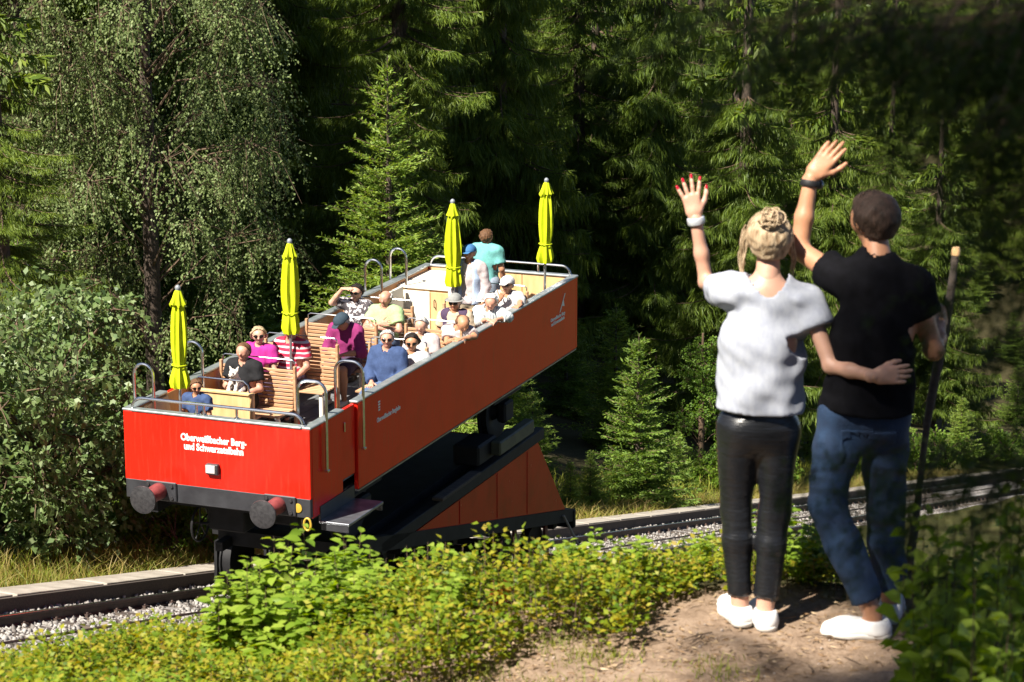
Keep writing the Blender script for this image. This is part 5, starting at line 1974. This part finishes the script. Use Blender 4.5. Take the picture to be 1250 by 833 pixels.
# ---- grass beside the kerb
def grass_patch(name, n, fx, h0, h1, mat, seed, w=.006):
    rng = np.random.default_rng(seed)
    x, y = fx(rng, n)
    z = ground_z(x, y)
    P = np.stack([x, y, z - .02], 1)
    D = np.stack([rng.normal(0, .28, n), rng.normal(0, .28, n), np.ones(n)], 1)
    D /= np.linalg.norm(D, axis=1, keepdims=True)
    L = rng.uniform(h0, h1, n)[:, None]
    a = rng.uniform(0, 6.28, n)
    S = np.stack([np.cos(a), np.sin(a), np.zeros(n)], 1) * w * rng.uniform(.6, 1.4, (n, 1))
    bend = np.stack([rng.normal(0, .3, n), rng.normal(0, .3, n), np.full(n, -.15)], 1)
    m = P + D * L * .55
    t = P + D * L + bend * L
    V = np.stack([P - S, P + S, m + S * .8, m - S * .8, t, t], 1)
    V[:, 5] += S * .1
    V = V.reshape(-1, 3)
    b = (np.arange(n) * 6)[:, None]
    Q = np.concatenate([b + np.array([[0, 1, 2, 3]]), b + np.array([[3, 2, 5, 4]])])
    return link(name, np_mesh(name, V, Q), mat)


def strip(u0, u1, v0, v1):
    def fx(rng, n):
        u = rng.uniform(u0, u1, n)
        v = v0 + (v1 - v0) * rng.random(n) ** 1.4
        cl_ = .6 * np.sin(u * 2.1) + .4 * np.sin(u * 5.3 + 1)
        v = v + .15 * cl_
        return AX + u * D3[0] + v * T3[0], AY + u * D3[1] + v * T3[1]
    return fx


tag(grass_patch('dry_grass', 3600, strip(-5, 11, 3.42, 4.9), .2, .62, M['grass_dry'], 61), 'dry straw coloured grass growing along the kerb', 'grass', kind='stuff')
tag(grass_patch('kerb_grass', 8000, strip(-6, 12, 3.40, 5.2), .15, .5, M['grass'], 63), 'green grass growing between the kerb and the bushes', 'grass', kind='stuff')
tag(grass_patch('verge_grass', 15000, strip(11, 62, 3.36, 7.5), .15, .5, M['grass'], 62, .010), 'green and yellow grass on the verge beyond the kerb', 'grass', kind='stuff')
tag(grass_patch('straw_grass', 9000, strip(14, 62, 3.36, 4.4), .2, .55, M['grass_dry'], 66, .009), 'straw coloured grass tufts mixed into the far verge', 'grass', kind='stuff')


# ---- bilberry bushes along the path edge
def bilberry(n, seed):
    rng = np.random.default_rng(seed)
    x = rng.uniform(-2.9, 2.9, n * 3)
    y = rng.uniform(7.4, 11.6, n * 3)
    front = np.where(x < -.95, 7.4, np.where(x < -.25, 7.4 + (x + .95) / .7 * 1.38, 8.78)) + .10 * np.sin(x * 6) + .08 * np.sin(x * 13 + 1)
    keep = y > front
    keep &= ~((x > .50) & (x < 1.8) & (y < 9.34))
    x, y = x[keep][:n], y[keep][:n]
    hgt = rng.uniform(.10, .25, len(x)) * (1 + .35 * np.sin(x * 5.1 + 1) * np.sin(y * 4.3) + .2 * np.sin(x * 11 + y * 7))
    hgt *= np.where(x < -.75, .68, np.where(y < 9.45, 1.12, .75))
    z = ground_z(x, y)
    per = 42
    id_ = np.repeat(np.arange(len(x)), per)
    m = len(id_)
    t = rng.uniform(.12, 1, m) ** .7
    rad = .075 * (.35 + t)
    a = rng.uniform(0, 6.28, m)
    P = np.stack([x[id_] + np.cos(a) * rad * rng.random(m), y[id_] + np.sin(a) * rad * rng.random(m), z[id_] + hgt[id_] * t], 1)
    D = np.stack([np.cos(a), np.sin(a), rng.uniform(-.1, .9, m)], 1)
    L = rng.uniform(.020, .038, m)
    V, Q = leaves(P, D, np.tile(np.array([0, 0, 1.0]), (m, 1)), L, L * .33, rng)
    # stems
    k = len(x)
    sx = rng.uniform(-.03, .03, (k, 2))
    A_ = np.stack([x, y, z - .01], 1)
    B_ = A_ + np.stack([sx[:, 0], sx[:, 1], hgt * .95], 1)
    s = np.array([[.002, 0, 0]])
    SV = np.stack([A_ - s, A_ + s, B_ + s * .5, B_ - s * .5], 1).reshape(-1, 3)
    SQ = np.arange(k * 4).reshape(k, 4)
    return V, Q, SV, SQ


V, Q, SV, SQ = bilberry(2750, 71)
bb = link('bilberry_bushes', np_mesh('bilberry_bushes', V, Q), M['leaf_blue'])
tag(bb, 'yellow-green bilberry ground cover along the edge of the path', 'bushes', kind='stuff')
link('stems', np_mesh('stems', SV, SQ), M['twig'], bb)['kind'] = 'stuff'


# ---- tall leafy shrubs at the path edge
def stem_plant(seed, h, stems, lsize, spread, mat, name='leafy_shrub'):
    rng = np.random.default_rng(seed)
    r = empty(name)
    wood = MB()
    PP, DD, LL = [], [], []
    for i in range(stems):
        a = rng.uniform(0, 6.28)
        hh_ = h * (1.0 if i == 0 else rng.uniform(.55, .98))
        q = spread * rng.uniform(.2, 1)
        top = np.array([math.cos(a) * q, math.sin(a) * q, hh_])
        b0 = np.array([math.cos(a) * q * .2, math.sin(a) * q * .2, -.05])
        mid = (b0 + top) / 2 + rng.normal(0, .02, 3)
        wood.tube([tuple(b0), tuple(mid), tuple(top)], [.006, .0045, .002], 5, False)
        nl = int(hh_ / .024)
        for k in range(nl):
            t = .18 + .82 * k / nl
            p = b0 * (1 - t) ** 2 + 2 * mid * t * (1 - t) + top * t * t
            an = k * 2.4 + rng.uniform(-.4, .4)
            d = np.array([math.cos(an), math.sin(an), rng.uniform(-.15, .45)])
            PP.append(p + d * .02)
            DD.append(d)
            LL.append(lsize * rng.uniform(.65, 1.2) * (1.0 - .45 * max(0, t - .75) / .25))
    P, D, L = np.array(PP), np.array(DD), np.array(LL)
    n = len(P)
    # ovate leaf of six points
    D = D / np.linalg.norm(D, axis=1, keepdims=True)
    S = np.cross(D, np.tile(np.array([0, 0, 1.0]), (n, 1)) + rng.normal(0, .35, (n, 3)))
    S /= np.linalg.norm(S, axis=1, keepdims=True)
    N = np.cross(S, D)
    L = L[:, None]
    pts = [P, P + D * L * .30 + S * L * .30 + N * L * .06, P + D * L * .68 + S * L * .24 + N * L * .0, P + D * L - N * L * .18, P + D * L * .68 - S * L * .24, P + D * L * .30 - S * L * .30 + N * L * .06, P + D * L * .32 - N * L * .03, P + D * L * .68 - N * L * .09]
    V = np.stack(pts, 1).reshape(-1, 3)
    b = (np.arange(n) * 8)[:, None]
    Q = np.concatenate([b + np.array([q]) for q in ((0, 6, 1, 1), (6, 7, 2, 1), (7, 3, 2, 2), (0, 5, 6, 6), (6, 5, 4, 7), (7, 4, 3, 3))])
    tri = Q[:, 2] == Q[:, 3]
    T = np.concatenate([Q[~tri][:, [0, 1, 2]], Q[~tri][:, [0, 2, 3]], Q[tri][:, :3]])
    fo = link('foliage', np_mesh('foliage', V, T), mat, r)
    wood.build('stems', M['twig'], fo, fix=False)['kind'] = 'stuff'
    return r


kinds = [stem_plant(81 + i, 1.0, (8, 10, 9)[i], .135, .22, M['leaf_shrub']) for i in range(3)]
spots = [(278, 700, 10.1), (305, 675, 10.2), (338, 652, 10.3), (372, 678, 10.0), (405, 632, 10.4), (428, 655, 10.1), (452, 690, 10.3), (480, 676, 10.4), (515, 660, 10.5), (392, 700, 9.7), (330, 705, 9.8)]
kk = [0, 0, 0]
for i, (px, py, yw) in enumerate(spots):
    q = i % 3
    o = kinds[q] if kk[q] == 0 else copy_tree(kinds[q])
    kk[q] += 1
    tp_ = PX(px, py, yw)
    gz_ = ground_at(tp_[0], yw)
    hgt = max(.28, tp_[2] - gz_)
    o.location = (tp_[0], yw, gz_)
    o.rotation_euler = (0, 0, R.uniform(0, 6))
    o.scale = (1, 1, hgt)
    o.scale = (max(.6, hgt), max(.6, hgt), hgt)
    tag(o, 'upright leafy shrub at the path edge in front of the red railcar', 'shrub', 'leafy shrubs at the path edge')

ru = random.Random(12)
for i in range(34):
    x = ru.uniform(-2.2, .55) if i < 26 else ru.uniform(.6, 2.0)
    yf = 8.0 if x < -.8 else (8.95 if x < .5 else 9.5)
    y = ru.uniform(yf, yf + .8)
    o = copy_tree(kinds[i % 3])
    hgt = ru.uniform(.22, .34) if x > -.8 else ru.uniform(.16, .24)
    o.location = (x, y, ground_at(x, y))
    o.rotation_euler = (ru.uniform(-.2, .2), ru.uniform(-.2, .2), ru.uniform(0, 6))
    o.scale = (hgt * 1.5, hgt * 1.5, hgt)
    tag(o, 'small leafy plant growing up through the bilberry cover', 'plant', 'small plants among the bilberries')
# dry orange leaves caught in the bilberries
rng = np.random.default_rng(91)
c = PX(608, 738, 9.35)
n = 60
P = c + rng.normal(0, 1, (n, 3)) * np.array([.035, .03, .045])
V, Q = leaves(P, rng.normal(size=(n, 3)), np.tile(np.array([0, 0, 1.0]), (n, 1)), rng.uniform(.03, .05, n), rng.uniform(.008, .014, n), rng)
wd_ = MB().tube([(c[0], c[1], ground_at(c[0], c[1]) - .02), tuple(c), (c[0] + .03, c[1], c[2] + .07)], [.004, .003, .002], 5)
dl = wd_.build('withered_plant', M['twig'])
tag(dl, 'withered plant with orange leaves among the bilberries', 'plant')
link('dead_leaves', np_mesh('dead_leaves', V, Q), M['leaf_dead'], dl)

# ---- litter, pebbles and grass on the path
def path_pts(n):
    x = NR.uniform(-1.4, 3, n)
    y = NR.uniform(7.9, 9.5, n)
    return np.stack([x, y, ground_z(x, y) + .002], 1)


sv, sf = scatter_stones(420, path_pts, .003, .011)
tag(link('path_pebbles', np_mesh('path_pebbles', sv, sf), M['rock']), 'small pebbles strewn over the bare path', 'pebbles', kind='stuff')
n = 9000
P = path_pts(n) + np.array([0, 0, .004])
a = NR.uniform(0, 6.28, n)
V, Q = blades(P, np.stack([np.cos(a), np.sin(a), NR.uniform(-.05, .15, n)], 1), NR.uniform(.012, .05, n), NR.uniform(.001, .0045, n), NR)
tag(link('needle_litter', np_mesh('needle_litter', V, Q), m_leaf('litter', [(.10, .06, .03), (.24, .15, .08), (.40, .30, .18)], .1, objvar=0)), 'fallen needles and leaf bits lying on the path', 'litter', kind='stuff')


def tufts(rng, n):
    k = np.array([(-.15, 8.75), (.1, 8.5), (-.3, 9.0), (.35, 9.1), (-.5, 8.6), (.2, 8.95), (1.9, 8.6), (2.1, 9.1), (-.05, 9.15), (.45, 8.4), (.75, 8.62), (0, 8.3), (.3, 8.75), (1.5, 8.3), (-.2, 8.55)])
    c = k[rng.integers(0, len(k), n)]
    return c[:, 0] + rng.normal(0, .09, n), c[:, 1] + rng.normal(0, .06, n)


tw = MB()
for i in range(110):
    p = path_pts(1)[0] + V3(0, 0, .006)
    a = R.uniform(0, 6.28)
    l_ = R.uniform(.03, .16)
    q = p + V3(math.cos(a) * l_, math.sin(a) * l_, 0)
    q[2] = ground_at(q[0], q[1]) + .008
    tw.tube([tuple(p), tuple((p + q) / 2 + V3(R.uniform(-.01, .01), R.uniform(-.01, .01), .004)), tuple(q)], [.003, .0025, .0015], 5, False)
tag(tw.build('fallen_twigs', M['twig'], fix=False), 'thin fallen twigs lying on the bare path', 'twigs', kind='stuff')
tag(grass_patch('path_grass', 2600, tufts, .03, .10, M['grass'], 65, .002), 'thin tufts of grass on the path', 'grass', kind='stuff')

# ---- the spruce beside the photographer, its boughs hanging into view
rng = np.random.default_rng(301)
fx_, fy_ = 1.75, 3.6
fz = ground_at(fx_, fy_)
fs = empty('overhanging_spruce', (fx_, fy_, fz))
tag(fs, 'spruce with shade-coloured needles beside the path whose boughs hang over the couple', 'tree')
def needle_bough(seed, Rl=1.0, droop=.34, hang=.7):
    """bough seen close by: twigs set with single needles"""
    rng = np.random.default_rng(seed)
    ns = int(Rl / .036)
    s_ = np.linspace(.08, 1, ns)
    bend = rng.uniform(-.1, .1)

    def axis(t):
        return np.stack([Rl * t, Rl * bend * t * t, Rl * (-droop * t + .62 * droop * t ** 2.4)], -1)
    s2 = np.concatenate([s_, s_])
    sg = np.concatenate([np.ones(ns), -np.ones(ns)])
    B = axis(s2)
    ls = np.clip(Rl * (.34 * (1 - s2) ** .8 + .06) * rng.uniform(.6, 1.2, 2 * ns), .06, .6)
    ang = rng.uniform(.75, 1.15, 2 * ns)
    dd = np.stack([np.cos(ang), sg * np.sin(ang), rng.uniform(-.3, .0, 2 * ns)], 1)
    k = np.maximum(2, (ls / .030).astype(int))
    i1 = np.repeat(np.arange(2 * ns), k)
    t = rng.random(len(i1))
    n = len(i1)
    P = B[i1] + dd[i1] * (ls[i1] * t)[:, None]
    P[:, 2] -= hang * .3 * ls[i1] * t * t
    D = dd[i1] * .6 + np.array([0, 0, -1.0]) * hang * rng.uniform(.3, 1.2, (n, 1)) + rng.normal(0, .25, (n, 3))
    D /= np.linalg.norm(D, axis=1, keepdims=True)
    tl = rng.uniform(.04, .11, n)
    m = np.maximum(6, (tl / .0034).astype(int))
    i2 = np.repeat(np.arange(n), m)
    q = rng.random(len(i2))
    NP = P[i2] + D[i2] * (tl[i2] * q)[:, None]
    ND = D[i2] * .75 + rng.normal(0, .6, (len(i2), 3))
    V, Q = blades(NP, ND, rng.uniform(.011, .020, len(i2)), np.full(len(i2), .0010), rng, .2)
    wd_ = MB()
    tt = np.linspace(0, .97, 6)
    wd_.tube([tuple(p) for p in axis(tt)], [.0032 * (1 - .85 * z_) for z_ in tt], 5, False)
    for j in range(0, 2 * ns, 2):
        wd_.tube([tuple(B[j]), tuple(B[j] + dd[j] * ls[j] - V3(0, 0, hang * .3 * ls[j]))], [.0014, .0006], 3, False)
    return np_mesh('bough', V, Q), wd_


bough_me = []
for i in range(3):
    me_, wd_ = needle_bough(500 + i)
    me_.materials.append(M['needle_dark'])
    tw_ = wd_.build('twigs', M['twig'], None, fix=False)
    bough_me.append((me_, tw_.data))
    bpy.data.objects.remove(tw_)
tipsl = [(800, -30, 3.4), (850, -5, 3.6), (905, 15, 3.3), (945, -10, 3.5), (985, 45, 3.6), (1030, 20, 3.3), (1075, 60, 3.6), (1110, 110, 3.4), (1150, 60, 3.5), (1160, 170, 3.6), (1190, 120, 3.3), (1185, 240, 3.5),
         (1215, 300, 3.4), (1190, 350, 3.7), (1230, 400, 3.4), (1000, 575, 3.4), (1050, 530, 3.5), (1100, 600, 3.3), (1060, 640, 3.6),  (1235, 200, 3.4), (1120, -10, 3.6), (1200, 20, 3.5),
         (1150, 300, 3.3), (1170, 400, 3.5), (1225, 250, 3.2), (1245, 350, 3.3), (1235, 90, 3.3), (1170, 220, 3.2), (1205, 170, 3.6), (1065, 25, 3.3), (1010, -15, 3.4), (1140, 130, 3.2)]
for i, (px, py, yw) in enumerate(tipsl):
    tip = PX(px, py, yw) - V3(fx_, fy_, fz)
    Rl = math.hypot(tip[0], tip[1])
    me_, tw_ = bough_me[i % 3]
    bo_ = link('bough', me_, None, fs, loc=(0, 0, tip[2] + .34 * .38 * Rl), rot=(rng.uniform(-.3, .3), 0, math.atan2(tip[1], tip[0])))
    bo_.scale = (Rl,) * 3
    link('twigs', tw_, None, bo_)['kind'] = 'stuff'
VS, QS, o = [], [], 0
wood = MB()
for i in range(90):  # upper boughs out of view, added to keep sky light off the lower ones
    zz = rng.uniform(3.4, 8.5)
    Rl = 2.3 * (1 - (zz - 3.4) / 7) * rng.uniform(.7, 1.1)
    a = spruce_branch(rng, Rl, .3, .8, .11, .07, .12, .28)
    M_ = rz_mat(rng.uniform(0, 6.28))
    off = np.array([0, 0, zz])
    VS.append(a[0] @ M_.T + off)
    QS.append(a[1] + o)
    o += len(a[0])
MB().tube([(0, 0, -.2), (0, 0, 3), (.05, 0, 9)], [.16, .13, .05], 12).build('trunk', M['bark'], fs, True, fix=False)
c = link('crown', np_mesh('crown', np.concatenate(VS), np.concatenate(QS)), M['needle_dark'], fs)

# unseen spruces, added and narrowed to shade the man, boughs and shrubs
for (x, y, s, lb) in ((-3.85, 2.88, .42, 'unseen slim spruce added left of the photographer to shade the man'), (-2.6, -.5, .55, 'unseen spruce added close behind the photographer to shade the overhanging boughs'), (-4.6, .2, .42, 'unseen slim spruce added behind the photographer to shade the shrubs')):
    o = copy_tree(pa)
    o.location = (x, y, ground_at(x, y) - .1)
    o.scale = (s, s, 1.0)
    o.rotation_euler = (0, 0, 2.0)
    tag(o, lb, 'tree', 'unseen spruces added for shade')

# ---- leafy shrubs close to the photographer, lower right
for i, (px, py, yw) in enumerate(((1150, 590, 6.6), (1195, 560, 6.3), (1235, 600, 6.0), (1175, 650, 6.0), (1215, 690, 5.6), (1150, 730, 6.2), (1240, 540, 6.8))):
    o = copy_tree(kinds[i % 3])
    tp_ = PX(px, py, yw)
    gz_ = ground_at(tp_[0], yw)
    hgt = max(.4, tp_[2] - gz_)
    o.location = (tp_[0], yw, gz_)
    o.rotation_euler = (0, 0, R.uniform(0, 6))
    o.scale = (.58, .58, hgt)
    tag(o, 'tall leafy shrub beside the path near the man in jeans', 'shrub', 'leafy shrubs beside the man')
